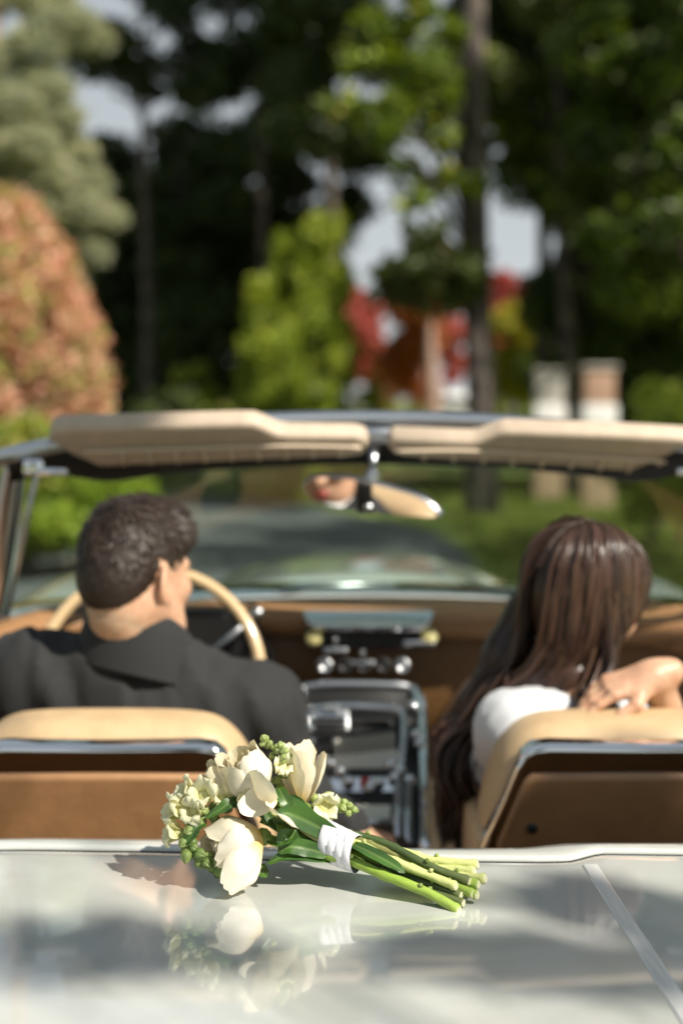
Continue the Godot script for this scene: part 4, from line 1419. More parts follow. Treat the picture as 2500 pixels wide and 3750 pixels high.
func passenger():
	var base := Vector3(0.40, 0.62, -2.42)
	var o := thing("person", "person with long dark brown hair in a white dress on the passenger seat", "person", base)
	var T := Transform3D(Basis(Vector3.UP, deg_to_rad(-56)) * Basis(Vector3.RIGHT, deg_to_rad(-15)) * Basis(Vector3.BACK, deg_to_rad(-6)), Vector3(0.4129, 1.1668, -2.4))
	var nk := Vector3(0.3799, 1.0382, -2.36)
	var shL := Vector3(0.2812, 0.9718, -2.3)
	var shR := Vector3(0.5061, 0.9195, -2.44)
	var hip := Vector3(0.42, 0.70, -2.42)
	var elR := Vector3(0.5846, 0.86, -2.36)
	var wrR := Vector3(0.498, 1.0678, -2.235)
	var elL := Vector3(0.2566, 0.7816, -2.45)
	var wrL := Vector3(0.3705, 0.6532, -2.66)
	var bodyp := [cap(T * Vector3(0, -0.05, 0.03), nk, 0.048, 0.046, 0.03), cap(nk, nk + Vector3(0.02, -0.09, -0.02), 0.044, 0.055, 0.03), cap(shL, shR, 0.042, 0.042, 0.05),
		ell((shL + shR) / 2 + Vector3(0.01, -0.12, -0.01), Vector3(0.135, 0.17, 0.088), Basis(Vector3.UP, 0.35), 0.05), ell(hip + Vector3(0, 0.04, 0), Vector3(0.15, 0.14, 0.11), Basis(), 0.06)]
	for q in [[shL, elL, wrL], [shR, elR, wrR]]:
		bodyp.append(cap(q[0], q[1], 0.040, 0.034, 0.02))
		bodyp.append(cap(q[1], q[2], 0.034, 0.0235, 0.02))
	var hs := [Vector3(-0.085, 0, 0), Vector3(0.085, 0, 0)]
	for h in hs:
		bodyp.append(cap(hip + h, hip + h + Vector3(h.x * 0.3, 0.05, -0.38), 0.075, 0.052, 0.04))
		bodyp.append(cap(hip + h + Vector3(h.x * 0.3, 0.05, -0.38), hip + h + Vector3(h.x * 0.2, -0.33, -0.55), 0.048, 0.034, 0.03))
		bodyp.append(cap(hip + h + Vector3(h.x * 0.2, -0.34, -0.55), hip + h + Vector3(h.x * 0.3, -0.36, -0.72), 0.032, 0.026, 0.02))
	var n1 = net(bodyp, 0.012)
	var hp := head_fields(T, 0.94, true)
	hp.append(cap(T * Vector3(0, -0.05, 0.026), nk, 0.049, 0.047, 0.035))
	n1 = net(hp, 0.004, n1)
	# her right hand lies over the top of the seat, wrist raised
	var hw := [cap(elR.lerp(wrR, 0.35), wrR, 0.031, 0.0245, 0.02)]
	hw.append_array(hand_fields(wrR, Vector3(-0.93, -0.24, 0.06), Vector3(-0.16, 0.93, 0.30), Vector3(-0.1, -0.5, 0.85), [0.24, 0.28, 0.34, 0.40], 0.86))
	n1 = net(hw, 0.0038, n1)
	n1 = net(hand_fields(wrL, Vector3(0.6, -0.2, -0.7), Vector3(0, 1, 0), Vector3(0.7, 0, 0.4), 0.3, 0.92), 0.0045, n1)
	part(o, "body", net_mesh(n1), "skin")
	eyes(o, T, 0.94)
	# dress
	var dr := [cap(shL, shR, 0.056, 0.054, 0.05), ell((shL + shR) / 2 + Vector3(0.0, -0.13, -0.005), Vector3(0.155, 0.20, 0.105), Basis(Vector3.UP, 0.35), 0.06), ell(hip + Vector3(-0.01, 0.05, 0), Vector3(0.17, 0.18, 0.13), Basis(), 0.06), cap(nk + Vector3(-0.035, -0.045, 0.015), shL, 0.040, 0.052, 0.03), cap(nk + Vector3(0.055, -0.075, 0), shR, 0.030, 0.050, 0.04),
		cap(shL, shL.lerp(elL, 0.45), 0.056, 0.052, 0.03), cap(shR, shR.lerp(elR, 0.3), 0.055, 0.05, 0.03)]
	for h in hs:
		dr.append(cap(hip + h, hip + h + Vector3(h.x * 0.3, 0.04, -0.38), 0.095, 0.08, 0.06))
	dr.append(ell(nk + Vector3(0.006, 0.06, -0.01), Vector3(0.050, 0.080, 0.050), Basis(), 0.015, true))
	var nz := FastNoiseLite.new()
	nz.seed = 14
	nz.frequency = 1.0
	var fold := func(p: Vector3, _n): return nz.get_noise_3d(p.x * 9.0 - p.y * 6.0, p.y * 4.0 + p.x * 3.0, p.z * 8.0) * 0.010
	part(o, "dress", net_mesh(net(dr, 0.0105, null, fold)), "dress")
	long_hair(o, T, nk, shL, shR)


func long_hair(o, T: Transform3D, nk: Vector3, shL: Vector3, shR: Vector3):
	var b := T.basis
	var s := 0.94
	var shell := [ell(T * (Vector3(0, 0.040, 0.014) * s), Vector3(0.083, 0.102, 0.106) * s, b, 0.02), ell(T * (Vector3(0, -0.015, 0.055) * s), Vector3(0.066, 0.075, 0.056) * s, b, 0.03)]
	shell.append(ell(T * Vector3(0, -0.045, -0.105), Vector3(0.062, 0.105, 0.062), b, 0.012, true))
	var runs := [[Vector3(0.323, 1.1461, -2.43), Vector3(0.2862, 1.0704, -2.43), Vector3(0.2342, 0.9791, -2.43), Vector3(0.1986, 0.8899, -2.42), Vector3(0.2004, 0.8113, -2.4), Vector3(0.2126, 0.7337, -2.38)], [Vector3(0.4379, 1.1267, -2.36), Vector3(0.4295, 1.0731, -2.33), Vector3(0.4177, 1.0406, -2.31)]]
	for k in 2:
		for i in runs[k].size() - 1:
			var w: float = [0.040, 0.038, 0.030, 0.026, 0.020][i] if k == 0 else [0.016, 0.012][i]
			var w2: float = [0.038, 0.030, 0.026, 0.020, 0.010][i] if k == 0 else [0.012, 0.006][i]
			shell.append(cap(runs[k][i], runs[k][i + 1], w, w2, 0.025))
	var sm = net(shell, 0.006)
	var hair := part(o, "hair", net_mesh(sm, Color(0.020, 0.010, 0.007)), "long_hair")
	var r := RandomNumberGenerator.new()
	r.seed = 23
	var st := begin()
	var inv := T.affine_inverse()
	var skull := Vector3(0.084, 0.103, 0.107) * s
	var sc := Vector3(0, 0.040, 0.014) * s
	# streams that the hair gathers into: behind her left side, and in front of her right shoulder
	var left_run = [Vector3(0.2884, 1.1174, -2.42), Vector3(0.248, 1.0268, -2.42), Vector3(0.2155, 0.9303, -2.41), Vector3(0.2076, 0.8493, -2.4), Vector3(0.2123, 0.7792, -2.38), Vector3(0.2164, 0.6991, -2.37)]
	var right_run = [Vector3(0.4567, 1.1631, -2.31), Vector3(0.4391, 1.1144, -2.3), Vector3(0.4228, 1.0669, -2.285), Vector3(0.407, 1.0178, -2.28), Vector3(0.3989, 0.982, -2.28)]
	for k in 1350:
		# a root along the parting or over the crown and the back of the head
		var th := r.randf_range(-1.15, 1.55)
		var root: Vector3
		var side := 1.0 if r.randf() < 0.56 else -1.0
		var out := r.randf_range(0.0, 0.7)
		root = Vector3(0.012 + side * out * 0.5, cos(th) * 0.9, sin(th) * 0.95).normalized()
		var p: Vector3 = T * (sc + root * skull)
		var goes_left := false
		var wr: Vector3 = b * root
		goes_left = wr.x < 0.18 + 0.30 * r.randf() - 0.2
		var run: Array = left_run if goes_left else right_run
		var off := Vector3(r.randfn(0, 1), r.randfn(0, 0.6), r.randfn(0, 1)) * (0.020 if goes_left else 0.013)
		var pts := [p]
		var vel: Vector3 = b * (Vector3(side, -0.15, 0.25) - root * Vector3(side, -0.15, 0.25).dot(root)).normalized()
		var steps: int = 42 if goes_left else 34
		var cut: float = r.randf_range(0.72, 1.0) if goes_left else r.randf_range(0.80, 1.0)
		var wave := r.randf() * TAU
		for j in steps:
			var pull := Vector3(0, -1.0, 0)
			# slide over the skull, then hang and gather
			var below := clampf((T.origin.y - p.y) / 0.12, 0, 1)
			var best: Vector3 = run[0]
			var nextp: Vector3 = run[1]
			for m in run.size() - 1:
				if (run[m] as Vector3).y >= p.y - 0.02:
					best = run[m]
					nextp = run[m + 1]
			var to_run: Vector3 = (nextp + off * (1.0 + 0.3 * below) - p)
			pull = pull.lerp(to_run.normalized(), 0.15 + (0.65 if goes_left else 0.80) * below)
			var amp: float = 0.42 * smoothstep(0.08, 0.24, T.origin.y - p.y) if goes_left else 0.26 * below
			var ph := wave * 0.22 + (T.origin.y - p.y) * 46.0
			pull += Vector3(sin(ph), 0, cos(ph)) * amp
			vel = (vel * 0.55 + pull * 0.45).normalized()
			if below > 0.4 and vel.y > -0.45:
				vel.y = -0.45
				vel = vel.normalized()
			p += vel * 0.0165 + Vector3(r.randfn(), r.randfn() * 0.3, r.randfn()) * 0.0011
			if goes_left and below > 0.3:
				p.x = maxf(p.x, nextp.x - 0.05)
			# stay outside the head
			var l := (inv * p - sc) / skull
			var lift := 1.06 + 0.15 * fmod(float(k) * 0.618, 1.0) + 0.009 * sin(p.y * 80.0 + root.x * 2.0) + (0.34 * below if goes_left else 0.0)
			lift = 1.0 + (lift - 1.0) * minf(1.0, (j + 1) / 6.0)
			if l.length() < lift:
				p = T * (sc + l.normalized() * lift * skull)
			if not goes_left and p.y < 1.19:
				var most := lerpf(0.522, 0.455, smoothstep(1.185, 1.10, p.y)) - 0.012 * r.randf()
				if p.x > most:
					p.x = lerpf(p.x, most, 0.6)
			for q in [[nk, 0.055], [shL, 0.064], [shR, 0.06]]:
				var dv: Vector3 = p - q[0]
				if dv.length() < q[1]:
					p = q[0] + dv.normalized() * q[1]
			pts.append(p)
			if p.y < (run[-1] as Vector3).y + (1.0 - cut) * 0.30:
				break
		var w := r.randf_range(0.0025, 0.0070)
		var tone := Color(0.024, 0.012, 0.008).lerp(Color(0.078, 0.040, 0.026), pow(r.randf(), 1.4))
		var dir0: Vector3 = (pts[0] - T * sc).normalized()
		tube(st, pts, [w * 0.2, w * 0.9, w, w, w * 0.8, w * 0.25], 6, dir0, 0.45, true, [tone, tone])
	tag(part(hair, "hair_locks", st, "long_hair"), "", "", "", "stuff")



# ---------- the bouquet
const CREAM := Color(0.85, 0.785, 0.585)
const PALE := Color(0.87, 0.83, 0.70)
const YOLK := Color(0.84, 0.60, 0.20)


func frame(z: Vector3, hint := Vector3(0.2, 0.3, 1)) -> Basis:
	z = z.normalized()
	var x := hint.cross(z).normalized()
	return Basis(x, z.cross(x), z)


# one petal standing round a flower's axis (the frame's z)
func petal(o: Vector3, b: Basis, ang, L, R, W, close, flare, sd, tint := CREAM, droop := 0.0) -> SurfaceTool:
	var st := begin()
	var n := FastNoiseLite.new()
	n.seed = sd
	n.frequency = 1.0
	var rows := []
	var cols := []
	for j in 15:
		var v := j / 14.0
		var row := []
		var cr := []
		for i in 13:
			var u := i / 6.0 - 1.0
			var hw: float = W * lerpf(0.42, 1.0, sin(PI * (0.08 + 0.68 * v)))
			var hh: float = L * (v - (0.24 + 0.06 * n.get_noise_1d(sd * 3.0)) * pow(v, 3) * pow(absf(u), 3.0) - droop * pow(v, 4))
			var r: float = R * (0.12 + 0.88 * pow(sin(minf(1.0, v * 1.3) * PI / 2), 0.8)) * (1.0 - close * smoothstep(0.4, 1.0, v)) + flare * R * pow(smoothstep(0.45, 1.0, v), 1.5)
			r *= 1.0 + 0.05 * u + 0.09 * n.get_noise_2d(u * 1.1 + sd, v * 1.3) + 0.05 * v * n.get_noise_2d(u * 3.5, v * 2.5 + sd)
			hh += L * 0.05 * v * n.get_noise_1d(u * 3.0 + sd * 7.0)
			var a: float = ang + u * hw
			row.append(o + b * Vector3(cos(a) * r, sin(a) * r, hh))
			var c := YOLK.lerp(tint, smoothstep(0.02, 0.42 + 0.12 * n.get_noise_2d(u * 4.0, 5.0), v))
			c = c.lerp(Color(0.80, 0.62, 0.34), 0.35 * smoothstep(0.88, 1.0, absf(u)) * smoothstep(0.2, 0.6, n.get_noise_2d(v * 4.0, sd * 2.0) + 0.4))
			cr.append(c)
		rows.append(row)
		cols.append(cr)
	grid(st, rows, false, cols)
	return st


func rose(bq, called, o: Vector3, axis: Vector3, L, R, layers, sd, label, hint := Vector3(0.2, 0.3, 1)) -> MeshInstance3D:
	var b := frame(axis, hint)
	var cal := begin()
	var cr := []
	lathe_colored(cal, o - b.z * 0.004, b.z, [[0.003, -0.006], [0.008, -0.003], [0.011, 0.003], [0.009, 0.008], [0.0, 0.010]], Color(0.15, 0.23, 0.05))
	var ro := part(bq, called, cal, "green", label)
	var k := 0
	for ly in layers:
		for i in ly[0]:
			var a: float = ly[1] + TAU * i / ly[0]
			var p := petal(o, b, a, L * ly[2] * (1.0 + 0.06 * sin(k * 2.3 + sd)), R * ly[3], ly[4], ly[5], ly[6], sd * 10 + k, CREAM.lerp(PALE, 0.5 + 0.5 * sin(k * 1.7 + sd)))
			part(ro, "petal", p, "petal")
			k += 1
	return ro


func lathe_colored(st, c, axis, prof, col, segs = 14):
	st.set_color(col)
	lathe(st, c, axis, prof, segs)


func leaf_shape(pts, w, n: Vector3, fold, c0: Color, c1: Color) -> SurfaceTool:
	var st := begin()
	var path := smooth_path(pts, 15)
	var rows := []
	var cols := []
	for j in 15:
		var v := j / 14.0
		var dir: Vector3 = (path[mini(j + 1, 14)] - path[maxi(j - 1, 0)]).normalized()
		var side := dir.cross(n).normalized()
		var up := side.cross(dir).normalized()
		var ww: float = w * (0.25 + 0.75 * pow(sin(PI * clampf(0.12 + 0.88 * v, 0, 1)), 0.8)) if v < 0.5 else w * pow(sin(PI * clampf(0.12 + 0.88 * v, 0, 1)), 0.7)
		var row := []
		var cr := []
		for i in 9:
			var u := i / 4.0 - 1.0
			row.append(path[j] + side * u * ww + up * (absf(u) * ww * fold + 0.0006 * sin(v * 23.0 + u * 3.0) * absf(u)))
			cr.append(c0.lerp(c1, 0.5 + 0.5 * sin(v * 7.0 + u * 2.0)).lerp(Color(0.30, 0.40, 0.14), 0.28 * smoothstep(0.14, 0.0, absf(u))))
		rows.append(row)
		cols.append(cr)
	grid(st, rows, false, cols)
	return st


# a closed bud: a pointed egg of overlapping scales
func bud(st, at: Vector3, dir: Vector3, size, c: Color):
	var b := frame(dir, Vector3(0.3, 0.9, 0.2))
	for k in 4:
		var rows := []
		var cols := []
		for j in 6:
			var v := j / 5.0
			var row := []
			var cr := []
			for i in 6:
				var u := i / 2.5 - 1.0
				var r: float = size * 0.42 * sin(PI * (0.06 + 0.90 * v)) * (1.0 + 0.10 * (k % 2) - 0.12 * u * u)
				var a := TAU * k / 4.0 + u * 0.95 * (1.0 - 0.3 * v)
				row.append(at + b * Vector3(cos(a) * r, sin(a) * r, size * (v * (1.0 - 0.06 * u * u))))
				cr.append(c.lerp(Color(0.34, 0.42, 0.16), 0.35 * v * v + 0.25 * smoothstep(0.75, 1.0, absf(u))))
			rows.append(row)
			cols.append(cr)
		grid(st, rows, false, cols)


func blossom(parent, at: Vector3, dir: Vector3, size, sd):
	# tubular flower with two upper and three lower lobes
	var b := frame(dir, Vector3(0.1, 1, 0.3))
	var yellow := Color(0.74, 0.72, 0.22)
	var pale := Color(0.86, 0.86, 0.60)
	var throat := begin()
	var prof := [[0.16, 0.0], [0.26, 0.2], [0.30, 0.42], [0.22, 0.55], [0.10, 0.58], [0.0, 0.56]]
	throat.set_color(yellow.lerp(pale, 0.4))
	lathe(throat, at, b.z, prof.map(func(q): return [q[0] * size, q[1] * size]), 12)
	var bl := part(parent, "snapdragon_blossom", throat, "petal")
	for k in 5:
		var a: float = [1.05, 2.1, 3.9, 4.71, 5.5][k]
		var lobe := begin()
		var rows := []
		var cols := []
		for j in 8:
			var v := j / 7.0
			var row := []
			var cr := []
			for i in 7:
				var u := i / 3.0 - 1.0
				var w: float = size * (0.50 if k < 2 else 0.40) * pow(sin(PI * (0.2 + 0.76 * v)), 0.7)
				var out: float = size * (0.16 + 0.52 * v + 0.10 * sin(u * 4.0 + sd + k * 2.0) * v)
				var fwd: float = size * (0.40 + 0.62 * sin(v * PI * (0.60 if k < 2 else 0.78)) - 0.16 * u * u + 0.08 * sin(u * 6.0 + k + sd) * v)
				var t := Vector3(cos(a), sin(a), 0)
				var s := Vector3(-sin(a), cos(a), 0)
				row.append(at + b * (t * out + s * u * w + Vector3(0, 0, fwd)))
				cr.append(yellow.lerp(pale, smoothstep(-0.1, 0.3, v)))
			rows.append(row)
			cols.append(cr)
		grid(lobe, rows, false, cols)
		part(bl, "petal", lobe, "petal") if parent.get_parent() == self else part(parent, "petal", lobe, "petal")


func spike(bq, pts, n, size0, size1, c0: Color, label) -> MeshInstance3D:
	var path := smooth_path(pts, 24)
	var st := begin()
	tube(st, path, [0.0030, 0.0026, 0.0016], 8, Vector3.UP, 1.0, true, [Color(0.18, 0.27, 0.06), Color(0.24, 0.32, 0.09)])
	var sp := part(bq, "snapdragon_stalk", st, "green", label)
	for k in n:
		var f = float(k) / (n - 1)
		var x = f * 22.0
		var i := int(x)
		var p: Vector3 = (path[i] as Vector3).lerp(path[i + 1], x - i)
		var dir: Vector3 = (path[i + 1] - path[i]).normalized()
		var side := dir.cross(Vector3(0.2, 0.9, 0.4)).normalized().rotated(dir, k * 2.4)
		var s: float = lerpf(size0, size1, f) * (1.0 + 0.12 * sin(k * 3.1))
		var b := begin()
		bud(b, p + side * 0.0015, side * lerpf(0.85, 0.5, f) + dir * lerpf(0.5, 1.0, f), s, c0.lerp(Color(0.30, 0.38, 0.12), 0.5 + 0.5 * sin(k * 2.1)))
		part(sp, "bud", b, "green")
	return sp


func bouquet():
	var o := thing("bouquet", "bouquet of cream roses and pale yellow snapdragons tied with white ribbon on the deck", "bouquet", Vector3(0.003, 0.9458, -1.6))
	# roses
	var r1 := rose(o, "rose", Vector3(-0.0913, 0.9933, -1.625), Vector3(-0.90, -0.20, 0.30), 0.066, 0.0395, [[4, 0.5, 0.74, 0.42, 1.1, 0.60, 0.0], [5, 0.1, 0.90, 0.66, 1.05, 0.48, 0.0], [5, 0.9, 0.97, 0.86, 1.0, 0.40, 0.03], [4, 0.35, 1.0, 1.0, 1.05, 0.34, 0.04]], 3, "largest cream rose resting on the deck", Vector3(0.1, 0.9, 0.4))
	part(r1, "petal", petal(Vector3(-0.0925, 0.9938, -1.61), frame(Vector3(-0.62, -0.62, 0.34), Vector3(0.1, 0.9, 0.4)), 0.75, 0.070, 0.034, 0.80, 0.16, 0.05, 91, PALE), "petal")
	var r2 := rose(o, "rose", Vector3(-0.0987, 1.0297, -1.65), Vector3(-0.34, 0.86, 0.20), 0.068, 0.037, [[4, 0.4, 0.70, 0.40, 1.1, 0.58, 0.0], [4, 0.0, 0.92, 0.68, 1.1, 0.46, 0.02], [5, 0.7, 0.98, 0.94, 1.0, 0.34, 0.06]], 5, "cream rose at the top of the bouquet")
	part(r2, "petal", petal(Vector3(-0.095, 1.0262, -1.64), frame(Vector3(0.40, 0.85, 0.30)), 1.1, 0.062, 0.030, 0.75, 0.0, 0.30, 77, PALE), "petal")
	part(r2, "petal", petal(Vector3(-0.0937, 1.0339, -1.635), frame(Vector3(0.75, 0.40, 0.5)), 2.4, 0.050, 0.026, 0.80, -0.1, 0.55, 78, PALE), "petal")
	part(r2, "petal", leaf_petal([Vector3(-0.0817, 1.0463, -1.62), Vector3(-0.0924, 1.0403, -1.612), Vector3(-0.1046, 1.0358, -1.606), Vector3(-0.1177, 1.0335, -1.6)], 0.017, Vector3(0.1, 0.45, 0.9)), "petal")
	var r3 := rose(o, "rose", Vector3(-0.0495, 1.0121, -1.69), Vector3(0.05, 0.97, -0.05), 0.072, 0.034, [[3, 0.2, 0.66, 0.45, 1.2, 0.5, 0.0], [3, 1.2, 0.95, 0.80, 0.85, 0.10, 0.15]], 8, "open cream rose at the back with orange petal bases")
	part(r3, "petal", petal(Vector3(-0.0412, 1.0163, -1.675), frame(Vector3(0.22, 0.95, 0.05)), 0.35, 0.070, 0.032, 0.75, 0.0, 0.16, 83, PALE), "petal")
	part(r3, "petal", petal(Vector3(-0.0551, 1.012, -1.7), frame(Vector3(-0.28, 0.95, 0.0)), 2.2, 0.076, 0.036, 0.80, 0.0, 0.12, 84, CREAM), "petal")
	var r4 := rose(o, "rosebud", Vector3(-0.1242, 1.0293, -1.655), Vector3(-0.62, 0.70, 0.20), 0.055, 0.0235, [[3, 0.5, 0.95, 0.72, 1.2, 0.50, 0.0], [3, 1.6, 1.0, 1.0, 1.15, 0.42, 0.0]], 6, "half closed pale rosebud on the left")
	part(r4, "petal", petal(Vector3(-0.122, 1.0269, -1.66), frame(Vector3(-0.80, 0.5, 0.15)), 2.2, 0.054, 0.024, 0.9, 0.25, 0.05, 87, Color(0.84, 0.74, 0.66)), "petal")
	# snapdragons: buds at the tips, blossoms lower down
	var s1 := spike(o, [Vector3(-0.0736, 1.0106, -1.64), Vector3(-0.1225, 1.029, -1.645), Vector3(-0.1545, 1.0187, -1.63), Vector3(-0.1733, 1.0051, -1.615), Vector3(-0.1764, 0.9877, -1.605), Vector3(-0.1608, 0.9761, -1.598), Vector3(-0.1403, 0.9689, -1.592)], 30, 0.014, 0.017, Color(0.12, 0.21, 0.04), "drooping snapdragon spike with green buds on the left")
	for q in [[Vector3(-0.1809, 1.0208, -1.63), Vector3(-0.9, 0.25, 0.35), 0.026], [Vector3(-0.1664, 1.0234, -1.628), Vector3(-0.4, 0.2, 0.85), 0.023], [Vector3(-0.1558, 1.0339, -1.635), Vector3(-0.3, 0.6, 0.7), 0.027], [Vector3(-0.1389, 1.0325, -1.64), Vector3(0.1, 0.5, 0.85), 0.019], [Vector3(-0.182, 0.999, -1.62), Vector3(-0.95, 0.15, 0.25), 0.024], [Vector3(-0.1716, 1.036, -1.65), Vector3(-0.8, 0.5, 0.3), 0.023]]:
		blossom(o, q[0], q[1], q[2], q[2] * 900.0)
	for q in [[Vector3(-0.1154, 1.0367, -1.625), Vector3(0.3, 0.2, 0.95), 0.015], [Vector3(-0.0718, 1.0652, -1.66), Vector3(0.3, 0.5, 0.8), 0.019], [Vector3(-0.0229, 1.0188, -1.67), Vector3(0.2, 0.1, 0.95), 0.026], [Vector3(-0.0322, 1.0075, -1.665), Vector3(0.1, -0.6, 0.8), 0.022]]:
		blossom(o, q[0], q[1], q[2], q[2] * 700.0)
	spike(o, [Vector3(-0.0791, 1.0124, -1.67), Vector3(-0.0748, 1.0442, -1.67), Vector3(-0.0745, 1.0718, -1.665), Vector3(-0.0835, 1.093, -1.66), Vector3(-0.0915, 1.0994, -1.655)], 16, 0.012, 0.010, Color(0.16, 0.21, 0.07), "upright snapdragon spike of green buds at the top")
	spike(o, [Vector3(-0.0748, 1.0495, -1.67), Vector3(-0.0692, 1.0705, -1.66), Vector3(-0.0679, 1.0806, -1.655), Vector3(-0.0707, 1.0902, -1.65)], 14, 0.012, 0.010, Color(0.15, 0.20, 0.07), "short snapdragon tip of green buds beside the top rose")
	spike(o, [Vector3(-0.0492, 0.9989, -1.68), Vector3(-0.031, 1.0162, -1.685), Vector3(-0.0126, 1.0202, -1.68), Vector3(0.0005, 1.0163, -1.675), Vector3(0.0094, 1.0124, -1.67)], 18, 0.014, 0.011, Color(0.20, 0.29, 0.07), "snapdragon spike of light green buds pointing right")
	# stems through the ribbon
	var GREEN := Color(0.15, 0.26, 0.035)
	var LIGHT := Color(0.28, 0.42, 0.06)
	var PALEST := Color(0.58, 0.62, 0.24)
	var DARK := Color(0.055, 0.085, 0.028)
	var BROWN := Color(0.20, 0.20, 0.07)
	for q in [
		[[Vector3(-0.0884, 0.9908, -1.628), Vector3(-0.0477, 0.9788, -1.625), Vector3(-0.012, 0.9775, -1.6), Vector3(0.0055, 0.9764, -1.597), Vector3(0.0408, 0.9681, -1.573), Vector3(0.094, 0.9541, -1.548), Vector3(0.1287, 0.9404, -1.527)], 0.0056, GREEN, LIGHT],
		[[Vector3(-0.0994, 1.0274, -1.645), Vector3(-0.0632, 1.0095, -1.635), Vector3(-0.0196, 0.9929, -1.613), Vector3(0.0175, 0.9916, -1.604), Vector3(0.0543, 0.9809, -1.58), Vector3(0.1005, 0.9679, -1.56), Vector3(0.1271, 0.9616, -1.545)], 0.0050, PALEST, PALEST],
		[[Vector3(-0.0745, 1.0206, -1.66), Vector3(-0.0381, 1.0051, -1.65), Vector3(-0.0046, 0.9969, -1.625), Vector3(0.0212, 0.9974, -1.615), Vector3(0.0549, 0.9908, -1.6), Vector3(0.0985, 0.975, -1.575), Vector3(0.143, 0.9641, -1.555)], 0.0048, GREEN, DARK],
		[[Vector3(-0.0745, 1.0285, -1.66), Vector3(-0.0432, 1.0129, -1.65), Vector3(-0.0071, 1.0036, -1.62), Vector3(0.0206, 0.9937, -1.612), Vector3(0.049, 0.9857, -1.6), Vector3(0.0795, 0.9767, -1.59)], 0.0052, GREEN, BROWN],
		[[Vector3(-0.0495, 1.0067, -1.69), Vector3(-0.0229, 0.9912, -1.67), Vector3(0.0082, 0.9872, -1.64), Vector3(0.0736, 0.9779, -1.615), Vector3(0.1033, 0.9718, -1.605), Vector3(0.155, 0.9716, -1.59)], 0.0052, LIGHT, PALEST],
		[[Vector3(-0.0694, 1.0048, -1.66), Vector3(-0.033, 0.9867, -1.65), Vector3(0.0031, 0.9835, -1.635), Vector3(0.0883, 0.9652, -1.605), Vector3(0.1507, 0.9668, -1.58)], 0.0058, LIGHT, PALEST],
		[[Vector3(-0.0638, 0.9972, -1.65), Vector3(-0.0122, 0.9773, -1.63), Vector3(0.0584, 0.9656, -1.61), Vector3(0.117, 0.9621, -1.585), Vector3(0.1615, 0.9633, -1.565)], 0.0054, GREEN, PALEST],
		[[Vector3(-0.0839, 0.9846, -1.64), Vector3(-0.043, 0.9767, -1.64), Vector3(-0.002, 0.9721, -1.63), Vector3(0.0778, 0.9628, -1.595), Vector3(0.1529, 0.9595, -1.557)], 0.0052, GREEN, LIGHT],
		[[Vector3(-0.0941, 1.0106, -1.64), Vector3(-0.0429, 0.9887, -1.635), Vector3(-0.002, 0.9794, -1.615), Vector3(0.0674, 0.9687, -1.585), Vector3(0.1155, 0.9602, -1.565), Vector3(0.1462, 0.9525, -1.547)], 0.0050, GREEN, LIGHT],
		[[Vector3(-0.0839, 1.0054, -1.64), Vector3(-0.0427, 0.985, -1.63), Vector3(0.003, 0.9774, -1.605), Vector3(0.0575, 0.9636, -1.585), Vector3(0.096, 0.9577, -1.565), Vector3(0.1325, 0.9512, -1.545)], 0.0048, GREEN, DARK],
		[[Vector3(-0.0682, 0.9798, -1.63), Vector3(-0.007, 0.9707, -1.61), Vector3(0.0378, 0.9645, -1.59), Vector3(0.0859, 0.9545, -1.56), Vector3(0.1347, 0.946, -1.536)], 0.0044, GREEN, DARK],
		[[Vector3(-0.0737, 0.9741, -1.64), Vector3(-0.002, 0.969, -1.62), Vector3(0.058, 0.9612, -1.6), Vector3(0.1064, 0.9543, -1.575), Vector3(0.1512, 0.9507, -1.548)], 0.0050, GREEN, LIGHT]]:
		var st := begin()
		var path := smooth_path(q[0], 40)
		var rad := []
		for k in 40:
			rad.append(q[1] * (1.0 + 0.05 * sin(k * 0.9 + q[1] * 9000.0) + (0.22 if (k % 11) == 5 and k > 16 else 0.0)))
		tube(st, path, rad, 10, Vector3.UP, 1.0, false, [q[2], (q[2] as Color).lerp(q[3], 0.4), (q[3] as Color).lerp(q[2], 0.15), q[3], (q[3] as Color).lerp(PALEST, 0.15)])
		var stem := part(o, "stem", st, "green")
		# pale cut face
		var cut := begin()
		var e: Vector3 = path[39]
		var dir: Vector3 = (e - path[37]).normalized()
		lathe_colored(cut, e, dir + Vector3(0.1, 0.2, 0.1), [[q[1] * 1.0, -0.002], [q[1] * 1.03, 0.0], [q[1] * 0.75, 0.0008], [q[1] * 0.3, 0.0002], [0, 0.0]], Color(0.62, 0.62, 0.40), 12)
		part(stem, "cut_end", cut, "green")
		for k in [21, 32]:
			# node where a leaf was stripped
			var nd := begin()
			var p: Vector3 = path[k]
			bud(nd, p + Vector3(0, q[1] * 0.8, q[1] * 0.3), Vector3(0.6, 0.5, 0.3).rotated(Vector3.UP, k + q[1] * 5000.0), 0.0065, (q[2] as Color).lerp(BROWN, 0.4))
			part(stem, "leaf_node", nd, "green")
	# leaves
	var LC := Color(0.055, 0.13, 0.02)
	var LD := Color(0.035, 0.085, 0.02)
